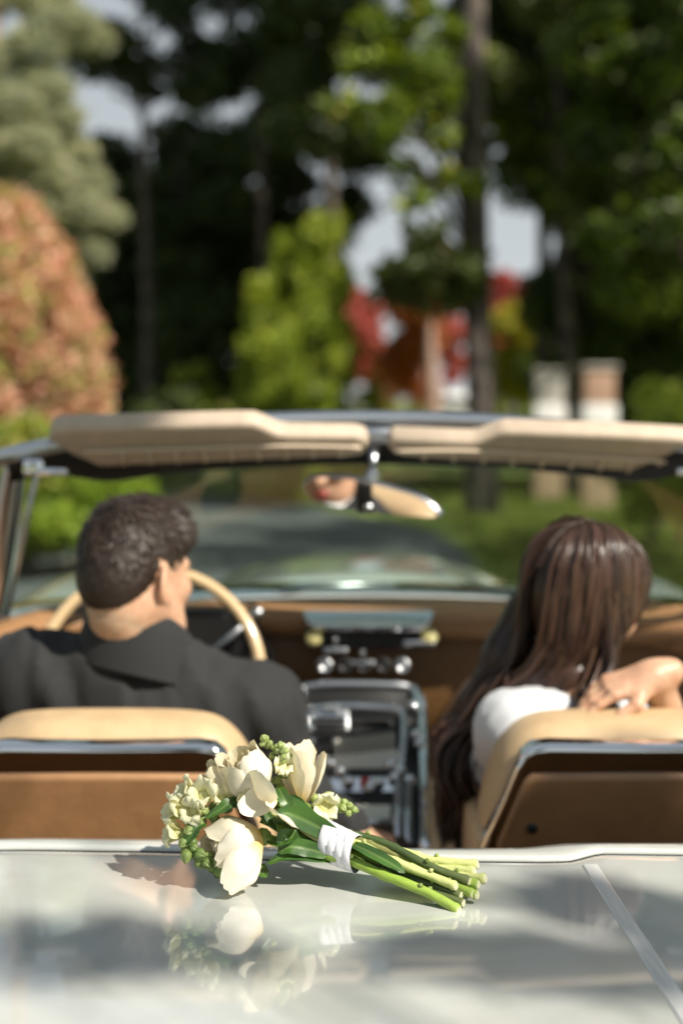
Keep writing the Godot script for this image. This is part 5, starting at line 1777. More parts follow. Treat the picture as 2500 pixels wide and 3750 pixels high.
	for q in [[[Vector3(0.0139, 0.9933, -1.595), Vector3(0.0326, 0.989, -1.58), Vector3(0.0568, 0.9793, -1.568), Vector3(0.0718, 0.9707, -1.562)], 0.0075, Vector3(0.1, 0.7, 0.7)],
		[[Vector3(0.0005, 0.9943, -1.6), Vector3(-0.0221, 1.006, -1.612), Vector3(-0.0475, 1.0165, -1.62), Vector3(-0.0652, 1.0221, -1.622), Vector3(-0.0685, 1.0128, -1.615)], 0.0125, Vector3(-0.1, 0.5, 0.85)],
		[[Vector3(-0.007, 0.9979, -1.605), Vector3(-0.0324, 1.0124, -1.625), Vector3(-0.0582, 1.0288, -1.64), Vector3(-0.0817, 1.0417, -1.65)], 0.009, Vector3(0.2, 0.6, 0.75)],
		[[Vector3(-0.0827, 0.9923, -1.615), Vector3(-0.0721, 0.9928, -1.605), Vector3(-0.0581, 0.9979, -1.605), Vector3(-0.0522, 1.0066, -1.61)], 0.010, Vector3(0, 0.9, 0.4)],
		[[Vector3(-0.0424, 0.9845, -1.615), Vector3(-0.0573, 0.9938, -1.61), Vector3(-0.0669, 1.002, -1.6), Vector3(-0.0694, 0.9873, -1.598)], 0.009, Vector3(0.1, 0.4, 0.9)],
		[[Vector3(-0.0481, 1.0002, -1.64), Vector3(-0.0482, 1.0144, -1.645), Vector3(-0.0535, 1.026, -1.65), Vector3(-0.0665, 1.0325, -1.655)], 0.010, Vector3(0, 0.3, 0.95)],
		[[Vector3(-0.0742, 1.043, -1.655), Vector3(-0.0684, 1.0366, -1.64), Vector3(-0.0621, 1.0276, -1.635), Vector3(-0.0569, 1.0187, -1.63)], 0.008, Vector3(0.2, 0.3, 0.9)],
		[[Vector3(-0.002, 0.9707, -1.61), Vector3(-0.032, 0.9775, -1.6), Vector3(-0.062, 0.979, -1.6), Vector3(-0.086, 0.9688, -1.6)], 0.008, Vector3(0, 0.7, 0.7)],
		[[Vector3(-0.0734, 1.0017, -1.635), Vector3(-0.0887, 1.0173, -1.635), Vector3(-0.1011, 1.0291, -1.63), Vector3(-0.1083, 1.0382, -1.625)], 0.008, Vector3(0.1, 0.5, 0.85)],
		[[Vector3(-0.1137, 1.0316, -1.63), Vector3(-0.1282, 1.0345, -1.62), Vector3(-0.1404, 1.0282, -1.615), Vector3(-0.1576, 1.0194, -1.61)], 0.007, Vector3(0.0, 0.6, 0.8)],
		[[Vector3(-0.0929, 0.964, -1.615), Vector3(-0.0899, 0.9566, -1.606), Vector3(-0.0882, 0.9544, -1.602), Vector3(-0.0846, 0.954, -1.6)], 0.006, Vector3(0, 0.8, 0.5)],
		[[Vector3(-0.1581, 1.0128, -1.615), Vector3(-0.1662, 1.0107, -1.605), Vector3(-0.1743, 0.9994, -1.6), Vector3(-0.1843, 0.9918, -1.6)], 0.006, Vector3(-0.2, 0.4, 0.9)],
		[[Vector3(-0.0248, 0.9881, -1.62), Vector3(-0.0427, 1.0012, -1.628), Vector3(-0.0631, 1.0104, -1.632), Vector3(-0.0836, 1.0121, -1.635)], 0.010, Vector3(0.1, 0.8, 0.6)],
		[[Vector3(-0.017, 0.9806, -1.6), Vector3(-0.0395, 0.9861, -1.602), Vector3(-0.0594, 0.9892, -1.6), Vector3(-0.072, 0.9816, -1.6)], 0.010, Vector3(0.05, 0.5, 0.85)]]:
		part(o, "leaf", leaf_shape(q[0], q[1], q[2], 0.30, LC, LD), "leaf_in_hand")
	# ribbon wound round the stems
	var a0 := Vector3(-0.0182, 0.9901, -1.622)
	var a1 := Vector3(0.014, 0.9817, -1.603)
	var dir := (a1 - a0).normalized()
	var up := (Vector3.UP - dir * dir.y).normalized()
	var side := dir.cross(up)
	var ribbon: MeshInstance3D = null
	for k in 4:
		var st := begin()
		var rows := []
		var c0 := a0.lerp(a1, (k - 0.1) / 3.6)
		for j in 5:
			var f: float = [0.0, 0.02, 0.5, 0.97, 1.0][j]
			var row := []
			for i in 41:
				var a := TAU * i / 40.0
				var tilt := 0.0045 * cos(a + 0.9 + 0.15 * k)
				var r := 0.0222 + 0.00045 * (3 - k) - 0.0005 * f + (-0.0006 if j == 0 or j == 4 else 0.0) + 0.00025 * sin(a * 5.0 + k * 0.6)
				row.append(c0 + dir * (f * 0.0125 + tilt) + up * sin(a) * r * 1.0 + side * cos(a) * r * 0.92)
			rows.append(row)
		grid(st, rows)
		if k == 0:
			ribbon = part(o, "ribbon", st, "ribbon", "white ribbon wound round the stems")
		else:
			part(ribbon, "ribbon_wrap", st, "ribbon")


func leaf_petal(pts, w, n: Vector3) -> SurfaceTool:
	var st := begin()
	var path := smooth_path(pts, 13)
	var rows := []
	var cols := []
	for j in 13:
		var v := j / 12.0
		var dir: Vector3 = (path[mini(j + 1, 12)] - path[maxi(j - 1, 0)]).normalized()
		var side := dir.cross(n).normalized()
		var up := side.cross(dir)
		var ww: float = w * pow(sin(PI * (0.2 + 0.74 * v)), 0.7)
		var row := []
		var cr := []
		for i in 9:
			var u := i / 4.0 - 1.0
			row.append(path[j] + side * u * ww + up * (0.25 * ww * u * u + 0.0012 * sin(v * 9.0 + u * 2.0)))
			cr.append(YOLK.lerp(PALE, smoothstep(-0.1, 0.3, v)))
		rows.append(row)
		cols.append(cr)
	grid(st, rows, false, cols)
	return st



# ---------- trees, shrubs and the far side of the lawn
var sprig_mesh: ArrayMesh
var needle_mesh: ArrayMesh


func leaf_meshes():
	var st := begin(false)
	var r := RandomNumberGenerator.new()
	r.seed = 3
	for k in 4:
		var d := Vector3(r.randf_range(-1, 1), r.randf_range(-0.8, 0.8), r.randf_range(-1, 1)).normalized()
		var s := d.cross(Vector3(r.randf(), r.randf(), r.randf())).normalized() * 0.20
		var n := d.cross(s).normalized() * 0.06
		var a := d * 0.06
		var b := d * 0.36 + n
		var e := d * 0.62
		for t in [a, b - s, b, a, b, b + s, b - s, e, b, b, e, b + s]:
			st.add_vertex(t)
	st.generate_normals()
	sprig_mesh = st.commit()
	var nt := begin(false)
	for k in 14:
		var d := Vector3(r.randf_range(-1, 1), r.randf_range(-0.6, 0.5), r.randf_range(-1, 1)).normalized()
		var s := d.cross(Vector3(r.randf(), r.randf(), r.randf())).normalized() * 0.05
		for t in [-s, s, d * 0.6]:
			nt.add_vertex(t)
	nt.generate_normals()
	needle_mesh = nt.commit()


# clumps: [middle, radii, how many]
func crown(parent, called, clumps, size, palette, m, sd, mesh = null, shell = 0.55, patchy = 0.25):
	var r := RandomNumberGenerator.new()
	r.seed = sd
	var places := []
	var tints := []
	var base: Vector3 = parent.position
	for c in clumps:
		var tone := r.randf()
		for k in int(c[2]):
			var d := Vector3(r.randfn(), r.randfn(), r.randfn()).normalized() * pow(r.randf(), shell * 0.6)
			var p: Vector3 = c[0] + d * c[1] - base
			places.append(Transform3D(Basis(Vector3(r.randfn(), r.randfn(), r.randfn()).normalized(), r.randf() * TAU).scaled(Vector3.ONE * size * r.randf_range(0.6, 1.4)), p))
			var x = clampf(tone * patchy + r.randf() * (1.0 - patchy), 0, 0.999) * (palette.size() - 1)
			var i := int(x)
			tints.append((palette[i] as Color).lerp(palette[i + 1], x - i) * r.randf_range(0.75, 1.25))
	return tag(scatter(parent, called, mesh if mesh else sprig_mesh, m, places, tints), "", "", "", "stuff")


func trunk(parent, pts, radii, m, clumps = [], limb = 0.05):
	var st := begin()
	tube(st, smooth_path(pts, 24), radii, 14)
	var top: Vector3 = pts[-1]
	var low: Vector3 = pts[0]
	for c in clumps:
		var from: Vector3 = low.lerp(top, clampf(((c[0] as Vector3).y - low.y) / maxf(top.y - low.y, 0.1) - 0.12, 0.25, 0.97))
		var mid: Vector3 = from.lerp(c[0], 0.5) + Vector3(0, 0.12 * from.distance_to(c[0]), 0)
		tube(st, smooth_path([from, mid, c[0]], 8), [limb, limb * 0.6, limb * 0.25], 6)
	return part(parent, "trunk", st, m)


func scattered(sd, n, at: Vector3, spread: Vector3, r0, r1, per) -> Array:
	var r := RandomNumberGenerator.new()
	r.seed = sd
	var out := []
	for k in n:
		var d := Vector3(r.randfn(), r.randfn(), r.randfn()).normalized() * pow(r.randf(), 0.45)
		var q: float = r.randf_range(r0, r1)
		out.append([at + d * spread, Vector3(q, q * 0.7, q), per])
	return out


func plant_tree(called, label, category, at: Vector3, height, girth, clumps, size, palette, m, sd, group = "", bark = "bark", mesh = null, limb = 0.3):
	var o := thing(called, label, category, at, group)
	trunk(o, [at + Vector3(0, -0.2, 0), at + Vector3(girth * 0.2, height * 0.35, 0), at + Vector3(-girth * 0.15, height * 0.7, 0.05), at + Vector3(0, height, 0)], [girth * 1.25, girth, girth * 0.85, girth * 0.6, girth * 0.25], bark, clumps, girth * limb)
	crown(o, "crown", clumps, size, palette, m, sd, mesh)
	return o


func trees():
	leaf_meshes()
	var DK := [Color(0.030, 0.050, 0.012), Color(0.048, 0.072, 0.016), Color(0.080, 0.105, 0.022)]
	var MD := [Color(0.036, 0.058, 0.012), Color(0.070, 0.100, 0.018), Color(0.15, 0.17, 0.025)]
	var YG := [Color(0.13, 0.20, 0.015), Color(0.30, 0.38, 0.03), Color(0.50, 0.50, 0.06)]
	# the tall trunk right of the middle, its crown above the picture with boughs hanging into it
	var a := Vector3(1.9386, 0.205, -20)
	a.y = 0
	var o := thing("tall_tree", "tall tree with a thick straight grey trunk, sunlit at its foot", "tree", a, "")
	var cl := scattered(4, 26, a + Vector3(0.9, 14.2, 0), Vector3(4.0, 3.0, 3.5), 0.9, 1.5, 330)
	var hang := [[Vector3(0.3762, 6.0947, -19), 0.75, 8], [Vector3(1.0016, 6.4851, -19), 0.7, 8], [Vector3(0.7554, 5.7558, -18.5), 0.55, 6], [Vector3(0.3033, 5.1093, -18), 0.45, 6], [Vector3(1.1772, 5.4227, -19), 0.5, 5], [Vector3(1.2389, 4.4648, -19), 0.45, 4]]
	for k in hang.size():
		cl.append_array(scattered(400 + k, hang[k][2], hang[k][0], Vector3(hang[k][1], hang[k][1] * 0.8, hang[k][1]), 0.16, 0.34, 36))
	var low_cl := []
	for q in [[Vector3(0.7838, 3.2145, -19), 0.5, 5], [Vector3(1.2716, 3.1341, -19.4), 0.55, 7], [Vector3(1.5051, 3.4838, -19.4), 0.35, 5], [Vector3(1.0232, 3.6935, -19.2), 0.4, 4]]:
		low_cl.append_array(scattered(430 + low_cl.size(), q[2], q[0], Vector3(q[1], q[1] * 0.6, q[1]), 0.18, 0.36, 45))
	trunk(o, [a + Vector3(0.05, -0.3, 0), Vector3(1.9606, 1.4291, -20), Vector3(1.8668, 3.5454, -20), Vector3(1.8086, 5.9249, -20), Vector3(1.7595, 8.8419, -20), a + Vector3(-0.3, 14.5, 0)], [0.30, 0.215, 0.205, 0.195, 0.18, 0.14, 0.08], "bark", cl + low_cl, 0.035)
	crown(o, "crown", cl.slice(0, 26), 0.30, MD, "foliage", 40)
	crown(o, "hanging_bough_leaves", cl.slice(26), 0.24, [MD[0], MD[1], YG[0], YG[1], Color(0.50, 0.42, 0.05)], "foliage", 42)  # sunlit look of these boughs put into yellower leaf tints
	crown(o, "hanging_bough_leaves", low_cl, 0.24, [MD[0], MD[1], MD[1], Color(0.16, 0.09, 0.03)], "foliage", 43)
	# the thinner dark trunk further right
	var b := Vector3(3.8454, -0.2734, -24)
	b.y = 0
	var cb := scattered(6, 22, Vector3(4.4416, 6.8119, -24), Vector3(2.6, 3.2, 2.0), 0.7, 1.1, 400)
	var o2 := thing("slender_tree", "slender dark trunked tree right of the tall tree with a dense green crown", "tree", b, "")
	var along_sun := Vector3(SUN.x, 0, SUN.z).normalized()
	var across := Vector3(along_sun.z, 0, -along_sun.x)
	var cr := RandomNumberGenerator.new()
	cr.seed = 77
	for k in 40:  # unseen canopy clumps added towards the sun to shade the dark stand
		var w := cr.randf_range(0.8, 1.2)
		cb.append([Vector3(3.5, 12.2, -26.2) + across * cr.randf_range(-2.6, 2.8) + along_sun * cr.randf_range(-4.0, 3.4) + Vector3(0, cr.randf_range(-1.2, 1.6), 0), Vector3(w, w * 0.6, w), 300])
	trunk(o2, [b + Vector3(0, -0.2, 0), Vector3(3.8398, 1.49, -24), Vector3(3.7385, 3.9565, -24), Vector3(3.642, 6.1027, -24), Vector3(3.7046, 8.2211, -24), b + Vector3(0.3, 10.5, 0)], [0.17, 0.14, 0.125, 0.115, 0.10, 0.05], "bark", cb, 0.035)
	crown(o2, "crown", cb, 0.28, [MD[0], MD[1], MD[1], MD[2], YG[1]], "foliage", 41)
	# dense trees on the right
	var rx := [[Vector3(5.8932, 5.2059, -28), 11.0, Vector3(2.6, 4.2, 2.0), 30, "wide dark green tree filling the right edge behind the slender trunk"], [Vector3(4.3326, 9.094, -31), 12.0, Vector3(2.4, 3.2, 2.0), 26, "tall dark leafy tree between the two trunks"], [Vector3(6.041, 6.1027, -24), 11.0, Vector3(2.2, 4.0, 2.2), 28, "leafy tree with boughs coloured as if sunlit at the right edge of the view"], [Vector3(6.8817, 3.4911, -33), 7.0, Vector3(2.2, 2.4, 1.6), 24, "low dark bushy tree behind the brick pillar"], [Vector3(6.2969, 2.7524, -26), 6.0, Vector3(1.0, 2.0, 1.2), 20, "dark green bushy tree above the pale shrub at the right"]]
	for k in rx.size():
		var q = rx[k]
		var g := Vector3(q[0].x, 0, q[0].z)
		var lc := scattered(60 + k, q[3], q[0], q[2], 0.6, 1.0, 380)
		if k == 1:
			for h in 44:  # unseen high clumps added to shade the back row of evergreens
				var w := cr.randf_range(0.9, 1.3)
				lc.append([Vector3(3.6, 14.6, -34.5) + across * cr.randf_range(-3.6, 4.0) + along_sun * cr.randf_range(-5.0, 4.0) + Vector3(0, cr.randf_range(-1.2, 1.6), 0), Vector3(w, w * 0.6, w), 260])
		if k == 2:
			for h in [[Vector3(4.2838, 6.217, -20.5), 0.7, 9], [Vector3(4.5554, 5.1561, -20), 0.6, 8], [Vector3(3.8974, 5.3394, -21), 0.45, 6], [Vector3(4.6487, 6.748, -20), 0.6, 7], [Vector3(3.5184, 6.9532, -21.5), 0.5, 5], [Vector3(4.5743, 4.0247, -20), 0.4, 5], [Vector3(3.9703, 4.0148, -22), 0.35, 4]]:
				lc.append_array(scattered(500 + lc.size(), h[2], h[0], Vector3(h[1], h[1] * 0.7, h[1]), 0.18, 0.36, 45))
		plant_tree("leafy_tree", q[4], "tree", g, q[1] * 0.85, 0.16, lc, 0.27, [DK[0], DK[1], MD[1], YG[0], YG[1]] if k != 1 else [DK[0], DK[1], DK[2]], "foliage", 70 + k, "dark trees at the far side of the lawn")  # yellow green leaves mixed in to paint the sunlit look
	# the dark stand left of the middle
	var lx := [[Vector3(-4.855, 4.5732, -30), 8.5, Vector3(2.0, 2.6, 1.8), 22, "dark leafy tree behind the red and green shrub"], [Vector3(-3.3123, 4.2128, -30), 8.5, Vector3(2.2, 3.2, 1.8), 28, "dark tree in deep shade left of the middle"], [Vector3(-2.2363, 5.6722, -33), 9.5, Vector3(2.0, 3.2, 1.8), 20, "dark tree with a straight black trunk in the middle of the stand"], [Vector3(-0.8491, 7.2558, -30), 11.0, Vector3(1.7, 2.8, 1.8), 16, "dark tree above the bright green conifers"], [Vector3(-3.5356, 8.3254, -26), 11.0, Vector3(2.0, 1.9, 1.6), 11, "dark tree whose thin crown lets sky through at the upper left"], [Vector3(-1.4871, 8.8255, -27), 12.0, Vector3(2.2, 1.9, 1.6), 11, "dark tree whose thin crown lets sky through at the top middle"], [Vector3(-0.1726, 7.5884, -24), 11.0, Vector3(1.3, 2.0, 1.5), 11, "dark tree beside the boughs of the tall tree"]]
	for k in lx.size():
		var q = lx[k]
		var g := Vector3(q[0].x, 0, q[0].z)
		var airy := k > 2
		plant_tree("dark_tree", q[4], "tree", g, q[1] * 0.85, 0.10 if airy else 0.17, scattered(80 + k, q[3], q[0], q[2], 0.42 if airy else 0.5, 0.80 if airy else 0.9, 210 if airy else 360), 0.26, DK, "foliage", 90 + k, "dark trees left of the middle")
	for k in 8:
		var p: Vector3 = [Vector3(-8.0422, 6.0805, -40), Vector3(-6.2879, 5.8064, -42), Vector3(-4.1483, 5.9496, -41), Vector3(-2.3989, 5.6511, -43), Vector3(-10.4646, 6.0805, -40), Vector3(-14.7869, 5.3954, -38), Vector3(-18.3727, 5.1898, -36), Vector3(-18.9473, 4.5732, -30)][k]
		plant_tree("dense_evergreen", ["dense dark evergreen behind the blue spruce", "dense dark evergreen second from the left in the back row", "dense dark evergreen in the middle of the back row", "dense dark evergreen just left of the bright conifers", "dense dark evergreen behind the left edge of the spruce", "dense dark evergreen left of the spruce", "dense dark evergreen second from the left end of the back row", "dense dark evergreen at the left end of the back row"][k], "tree", Vector3(p.x, 0, p.z), 7.0, 0.2, scattered(100 + k, 26, p + Vector3(0, -0.6, 0), Vector3(1.9, 3.6, 1.5), 0.8, 1.3, 420), 0.34, DK, "foliage", 110 + k, "back row of evergreens")
	# bright conifer columns
	for k in 4:
		var q = [[Vector3(-1.3044, 1.49, -24), 3.5, 0.36], [Vector3(-0.8713, 1.49, -24.6), 4.3, 0.44], [Vector3(-0.3371, 1.49, -24), 4.5, 0.55], [Vector3(-1.02, 1.49, -23.2), 2.5, 0.34]][k]
		var g := Vector3(q[0].x, 0, q[0].z)
		var cc := []
		for j in 12:
			var f := (j + 0.5) / 12.0
			var w: float = q[2] * (1.08 - 0.62 * pow(f, 3.0)) * (1.0 + 0.14 * sin(j * 2.7 + k))
			cc.append([g + Vector3(0.12 * sin(j * 2.1 + k), f * q[1] + 0.05, 0.12 * cos(j * 1.7)), Vector3(w, q[1] * 0.085, w), 230])
			for h in 3:
				var a2 := j * 1.9 + h * 2.1
				cc.append([g + Vector3(cos(a2) * w * 0.9, f * q[1] + 0.12 * h, sin(a2) * w * 0.9), Vector3(0.14, 0.26, 0.14), 40])
		var t := thing("conifer_column", ["bright green conifer column nearest the dark stand", "tall bright green conifer column, second from the right", "tallest bright green conifer column beside the gap of sky", "shortest bright green conifer column in front of the others"][k], "conifer", g, "bright conifer columns")
		trunk(t, [g + Vector3(0, -0.1, 0), g + Vector3(0.02, q[1] * 0.5, 0), g + Vector3(0, q[1], 0)], [0.06, 0.05, 0.01], "bark")
		crown(t, "crown", cc, 0.15, YG, "foliage", 130 + k, null, 0.35)
	# blue spruce with drooping boughs
	var sp := Vector3(-4.4, 0, -18)
	var sc := []
	for q in [[Vector3(-3.3802, 6.1696, -17.8), 0.47], [Vector3(-3.7153, 5.8588, -17.6), 0.43], [Vector3(-3.1483, 6.1401, -18.3), 0.30], [Vector3(-3.6168, 5.3927, -17.6), 0.39], [Vector3(-3.9223, 5.122, -17.3), 0.43], [Vector3(-3.5027, 5.0691, -17.8), 0.36], [Vector3(-3.7736, 4.6612, -17.3), 0.43], [Vector3(-3.4043, 4.7004, -18.1), 0.34], [Vector3(-3.2456, 4.3238, -18.1), 0.36], [Vector3(-3.5794, 4.3503, -17.6), 0.39], [Vector3(-3.0658, 3.9186, -18.3), 0.34], [Vector3(-3.268, 3.9724, -17.9), 0.39], [Vector3(-3.4739, 3.6214, -18.1), 0.39], [Vector3(-3.8508, 3.9833, -17.6), 0.43], [Vector3(-3.2374, 3.4805, -18.3), 0.30], [Vector3(-4.3523, 5.6519, -17.6), 0.51], [Vector3(-4.4773, 4.6117, -17.6), 0.51], [Vector3(-3.7035, 6.5663, -18.1), 0.43], [Vector3(-4.4055, 6.6721, -18.1), 0.51], [Vector3(-3.9714, 3.3502, -18.1), 0.51], [Vector3(-3.6858, 3.1509, -18.3), 0.43], [Vector3(-4.1407, 2.4892, -18.3), 0.51]]:
		sc.append([q[0], Vector3(q[1], q[1] * 0.62, q[1]), 420])
	var spo := thing("blue_spruce", "pale blue green spruce with drooping boughs at the upper left", "spruce", sp)
	trunk(spo, [sp, sp + Vector3(0, 4, 0), sp + Vector3(0.05, 9.5, 0)], [0.24, 0.2, 0.15, 0.06], "pale_bark", sc, 0.035)
	crown(spo, "crown", sc, 0.15, [Color(0.22, 0.26, 0.19), Color(0.42, 0.43, 0.29), Color(0.60, 0.56, 0.38)], "foliage", 150, needle_mesh)
	# the tall red and green shrub clipped to an egg
	var eg := Vector3(-3.6719, 1.49, -14)
	eg.y = 0
	var eo := thing("clipped_shrub", "tall egg shaped shrub with salmon red and green leaves at the left edge", "shrub", eg)
	var ec := []
	var er := RandomNumberGenerator.new()
	er.seed = 17
	for k in 620:
		var th := er.randf() * TAU
		var h := er.randf_range(0.1, 0.98)
		var rad := 1.30 * pow(sin(PI * (0.13 + 0.82 * h)), 0.62)
		rad = maxf(rad, 0.06)
		ec.append([eg + Vector3(cos(th) * rad * 0.95, h * 3.55, sin(th) * rad * 0.95), Vector3(0.2, 0.2, 0.2), 30])
	trunk(eo, [eg, eg + Vector3(0.04, 1.5, 0), eg + Vector3(0, 3.1, 0)], [0.10, 0.07, 0.02], "bark", ec.slice(0, 24), 0.02)
	crown(eo, "crown", ec, 0.125, [Color(0.20, 0.34, 0.05), Color(0.42, 0.44, 0.12), Color(0.66, 0.37, 0.25), Color(0.70, 0.36, 0.26), Color(0.70, 0.43, 0.33), Color(0.62, 0.17, 0.14)], "foliage", 170)
	# low shrubs at the left of the road and the right of the lawn
	var low := [[Vector3(-2.6761, 0.4433, -12.2), 0.50, 1.15, YG, "low yellow green shrub beside the left windshield pillar"], [Vector3(-2.3755, 0.5331, -12.5), 0.55, 1.25, YG, "bushy yellow green shrub beside the road, seen through the windshield"], [Vector3(-2.0204, 0.4707, -12.8), 0.5, 1.15, YG, "bright green shrub behind the driver's head"], [Vector3(-2.9696, 1.4144, -12.4), 0.75, 1.6, [MD[1], YG[1], Color(0.34, 0.22, 0.08)], "olive shrub under the red and green one"], [Vector3(3.1713, 1.4016, -14.5), 0.75, 1.75, YG, "pale green shrub above the right sun visor"], [Vector3(3.719, 1.5372, -15.5), 0.7, 1.9, YG, "green shrub at the right edge above the sun visor"], [Vector3(-2.7382, 1.7821, -24), 0.9, 2.0, [DK[1], MD[1], YG[1]], "green shrub under the dark trees, catching some sun"], [Vector3(-2.6445, 2.4376, -26), 0.45, 2.9, YG, "bright green sapling in front of the dark stand"], [Vector3(-3.1858, 1.735, -23), 0.7, 1.8, [DK[1], MD[1], YG[1]], "dark green shrub at the foot of the dark stand"], [Vector3(0.3648, 1.8064, -26), 0.65, 2.2, YG, "yellow green shrub at the right of the conifer columns"]]
	for k in low.size():
		var q = low[k]
		var g := Vector3(q[0].x, 0, q[0].z)
		var t := thing("shrub", q[4], "shrub", g, "low shrubs round the lawn")
		var cc := scattered(200 + k, 12, g + Vector3(0, q[2] * 0.55, 0), Vector3(q[1] * 0.7, q[2] * 0.36, q[1] * 0.7), q[1] * 0.3, q[1] * 0.5, 150)
		trunk(t, [g + Vector3(0, -0.05, 0), g + Vector3(0.02, q[2] * 0.4, 0), g + Vector3(0, q[2] * 0.8, 0)], [0.035, 0.025, 0.01], "bark", cc, 0.012)
		crown(t, "crown", cc, 0.13, q[3], "foliage", 220 + k)
	# autumn trees beyond the gap
	var RED := [Color(0.34, 0.04, 0.04), Color(0.55, 0.11, 0.10), Color(0.62, 0.22, 0.17)]
	var ORG := [Color(0.30, 0.05, 0.01), Color(0.45, 0.12, 0.02), Color(0.55, 0.22, 0.06)]
	var YEL := [Color(0.30, 0.32, 0.02), Color(0.50, 0.46, 0.03), Color(0.60, 0.48, 0.05)]
	var fx := [[Vector3(0.3917, 4.0016, -46), Vector3(0.75, 1.9, 0.8), RED, "red maple at the left of the gap of sky"], [Vector3(2.0583, 3.2752, -42), Vector3(0.75, 1.6, 0.8), ORG, "orange tree left of the pale trunk"], [Vector3(5.1373, 5.2929, -66), Vector3(1.1, 3.4, 1.0), RED, "red tree behind the white van"], [Vector3(5.3964, 4.4183, -46), Vector3(1.0, 1.3, 0.8), RED, "red tree right of the tall trunk"], [Vector3(4.4499, 2.9111, -36), Vector3(0.75, 1.3, 0.7), YEL, "yellow green tree right of the tall trunk"], [Vector3(7.1055, 3.0941, -48), Vector3(0.8, 1.2, 0.8), [Color(0.35, 0.12, 0.08), Color(0.42, 0.22, 0.14), Color(0.45, 0.3, 0.2)], "pinkish brown tree left of the slender trunk"], [Vector3(1.3106, 2.706, -50), Vector3(0.7, 1.0, 0.7), [Color(0.42, 0.16, 0.08), Color(0.5, 0.3, 0.16)], "pale orange shrub in the gap"]]
	for k in fx.size():
		var q = fx[k]
		var g := Vector3(q[0].x, 0, q[0].z)
		plant_tree("autumn_tree", q[3], "tree", g, q[0].y * 0.95, 0.09, scattered(240 + k, 16, q[0], q[1], 0.4, 0.7, 170), 0.26, q[2], "foliage", 260 + k, "autumn trees beyond the gap")
	var pt := Vector3(2.5192, 0.7582, -40)
	pt.y = 0
	plant_tree("pale_tree", "tree with a pale pinkish trunk left of the tall tree", "tree", pt, 4.6, 0.22, scattered(280, 12, pt + Vector3(0, 4.7, 0), Vector3(1.0, 0.7, 0.8), 0.4, 0.7, 140), 0.26, ORG, "foliage", 281, "", "pale_bark")
	# far hedge that closes the lawn
	for k in 9:
		var g := Vector3(-6.0 + k * 2.6, 0, -74.0 - 3.0 * sin(k * 2.0))
		var t := thing("far_shrub", "pale olive shrub in the far row beyond the lawn, " + ["at its left end", "second from its left end", "third from its left end", "left of the gap of sky", "in the middle of the row", "right of the gap of sky", "third from its right end", "second from its right end", "at its right end"][k], "shrub", g, "far row of shrubs beyond the lawn")
		crown(t, "crown", scattered(300 + k, 10, g + Vector3(0, 1.2, 0), Vector3(1.3, 0.9, 0.8), 0.5, 0.8, 120), 0.32, [MD[1], YG[1], Color(0.3, 0.22, 0.10)], "foliage", 310 + k)
	# the tree beside the car that dapples the deck with shade, and the trees behind that the chrome mirrors
	var near := Vector3(4.6, 0, 3.0)
	var nc := []
	var nr := RandomNumberGenerator.new()
	nr.seed = 321
	# boughs over the deck, one for each patch of shade on it: foot of its shade, half widths
	for q in [[Vector2(-0.3353, -1.4168), 0.06, 0.04], [Vector2(-0.1834, -1.4109), 0.05, 0.03], [Vector2(0.2688, -1.5728), 0.06, 0.022], [Vector2(0.3323, -1.5239), 0.05, 0.025], [Vector2(0.1713, -1.3768), 0.08, 0.03], [Vector2(0.2867, -1.3495), 0.08, 0.03], [Vector2(0.3901, -1.4529), 0.06, 0.03]]:
		var foot := Vector3(q[0].x, DECK, q[0].y)
		for j in 3:
			nc.append([foot + Vector3((j - 1) * q[1] * 0.7, 0, nr.randf_range(-0.4, 0.4) * q[2]) + SUN / SUN.y * nr.randf_range(3.9, 4.9), Vector3(q[1] * 0.8, 0.05, q[2]), 15])
	for q in [Vector3(0.52, 0.80, -2.1), Vector3(0.36, 0.86, -2.1), Vector3(0.30, 0.80, -2.1), Vector3(-0.57, 1.42, -2.58), Vector3(-0.50, 1.43, -2.6), Vector3(-0.60, 1.35, -2.6)]:  # clumps added to shade the passenger seat back and the header glint
		nc.append([q + SUN / SUN.y * nr.randf_range(4.0, 4.9), Vector3(0.10, 0.08, 0.09), 34])
	for k in 26:
		var foot := Vector3(nr.randf_range(-0.2, 2.6), DECK, nr.randf_range(0.3, 2.2))
		nc.append([foot + SUN / SUN.y * nr.randf_range(3.9, 5.2), Vector3(0.3, 0.2, 0.3), 60])
	plant_tree("shade_tree", "leafy tree on the right of the car that dapples it with shade", "tree", near, 6.0, 0.14, nc, 0.10, MD, "foliage", 322, "", "bark", null, 0.055)
	var vg := Vector3(9.5, 0, -7.5)
	plant_tree("verge_tree", "tree on the right verge that throws bars of shade over the road", "tree", vg, 9.0, 0.2, scattered(329, 62, vg + Vector3(-1.0, 9.5, -1.5), Vector3(2.8, 1.6, 6.5), 0.5, 1.0, 120), 0.2, MD, "foliage", 328)
	for k in 3:  # trees added out of view to shade the far road and tall trunk
		var g: Vector3 = [Vector3(9.5, 0, -20.0), Vector3(14.0, 0, -21.0), Vector3(7.6, 0, -15.6)][k]
		var mid: Vector3 = [Vector3(7.9, 10.0, -20.8), Vector3(13.0, 10.0, -20.6), Vector3(6.4, 10.2, -16.5)][k]
		plant_tree("added_broad_tree", ["added broad tree out of view right of the lawn that shades the far road", "added broad tree out of view furthest to the right beside the lawn", "added small headed tree out of view that shades the tall trunk"][k], "tree", g, 9.0, 0.2, scattered(350 + k, [11, 13, 13][k], mid, [Vector3(2.6, 1.8, 2.4), Vector3(2.8, 1.8, 2.4), Vector3(0.5, 1.3, 0.5)][k], 0.5, [1.2, 1.2, 0.7][k], 260), 0.3, MD, "foliage", 360 + k, "added trees right of the lawn")
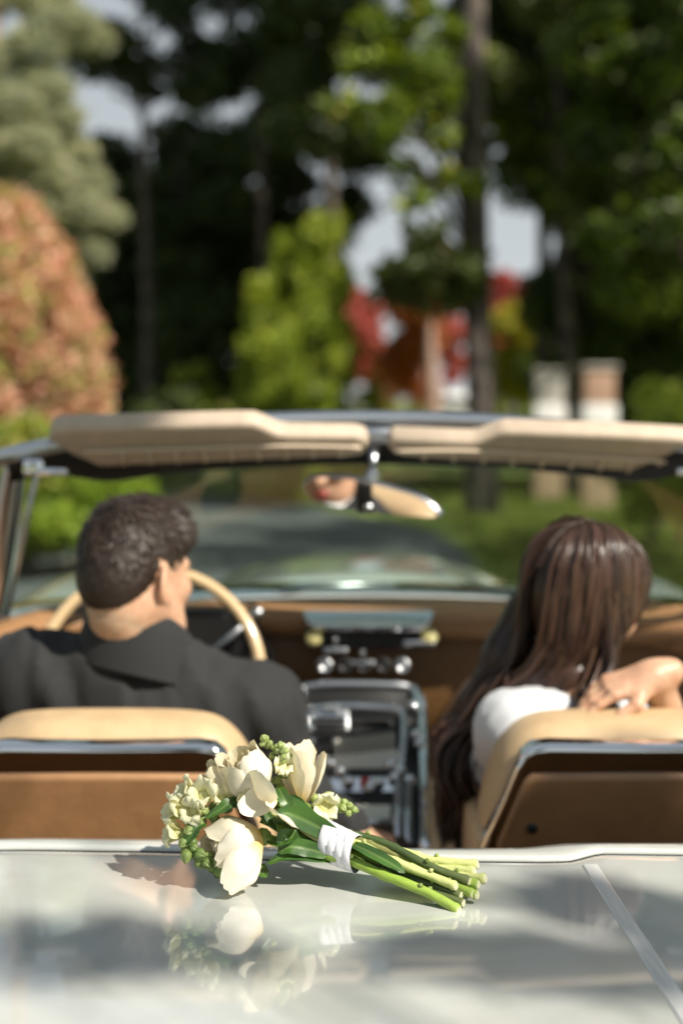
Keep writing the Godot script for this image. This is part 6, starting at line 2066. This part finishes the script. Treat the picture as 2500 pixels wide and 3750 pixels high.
	for k in 4:
		var g: Vector3 = [Vector3(-7, 0, 7), Vector3(-1.5, 0, 12), Vector3(4.5, 0, 11), Vector3(-11, 0, -3)][k]
		plant_tree("roadside_tree", ["dark tree behind on the left of the road", "dark tree behind in the middle", "dark tree behind on the right", "dark tree on the left beside the road"][k], "tree", g, 6.5, 0.2, scattered(330 + k, 18, g + Vector3(0, 5.0, 0), Vector3(2.4, 2.6, 2.2), 0.8, 1.2, 190), 0.32, [DK[1], MD[1], MD[2]], "foliage", 340 + k, "trees along the road")


func far_things():
	# white van at the end of the lawn
	var v := Vector3(4.5395, 0.4288, -58)
	v.y = 0
	var o := thing("parked_van", "white van parked far off left of the tall trunk, seen from the end", "van", v)
	var bd := begin()
	rbox(bd, v + Vector3(0, 1.25, -1.6), Vector3(1.75, 1.9, 3.9), 0.28)
	part(o, "body", bd, "white_car")
	var wn := begin()
	rbox(wn, v + Vector3(0, 1.72, 0.36), Vector3(1.2, 0.42, 0.03), 0.012)
	part(o, "rear_window", wn, "car_window")
	for s in [-1.0, 1.0]:
		for z in [-0.4, -2.8]:
			var w := begin()
			lathe(w, v + Vector3(s * 0.80, 0.32, z), Vector3(s, 0, 0), [[0, -0.1], [0.30, -0.1], [0.32, -0.06], [0.32, 0.06], [0.28, 0.09], [0.16, 0.08], [0, 0.09]], 18)
			part(o, "wheel", w, "rubber")
		var l := begin()
		rbox(l, v + Vector3(s * 0.74, 1.0, 0.34), Vector3(0.12, 0.34, 0.05), 0.02)
		part(o, "tail_light", l, "red_lens")
	# two gate pillars, brick over a white base
	for k in 2:
		var g: Vector3 = [Vector3(3.7623, 1.1058, -21), Vector3(3.3331, 1.0692, -23)][k]
		g.y = 0
		var t := thing("gate_pillar", ["square pillar of brown brick with a white band right of the slender trunk", "pale topped pillar with a white band left of the slender trunk"][k], "pillar", g, "gate pillars")
		var p0 := begin()
		rbox(p0, g + Vector3(0, 1.36, 0), Vector3(0.50, 0.40, 0.50), 0.02)
		var pb := begin()
		rbox(pb, g + Vector3(0, 0.57, 0), Vector3(0.46, 1.18, 0.46), 0.015)
		part(t, "lower_shaft", pb, "brick")
		part(t, "white_band", p0, "white_wall")
		var p1 := begin()
		rbox(p1, g + Vector3(0, 1.81, 0), Vector3(0.44, 0.52, 0.44), 0.015)
		part(t, "shaft", p1, "brick" if k == 0 else "stone")
		var p2 := begin()
		rbox(p2, g + Vector3(0, 2.10, 0), Vector3(0.52, 0.06, 0.52), 0.02)
		part(t, "cap", p2, "stone")
	var gp := Vector3(3.9359, 0.0071, -17.6)
	gp.y = 0
	var post := thing("lawn_post", "pale wooden post on the lawn behind the passenger's head", "post", gp)
	var ps := begin()
	rbox(ps, gp + Vector3(0, 0.55, 0), Vector3(0.15, 1.12, 0.15), 0.015)
	part(post, "shaft", ps, "pale_bark")
	var pc := begin()
	rbox(pc, gp + Vector3(0, 1.125, 0), Vector3(0.18, 0.03, 0.18), 0.01)
	part(post, "cap", pc, "stone")
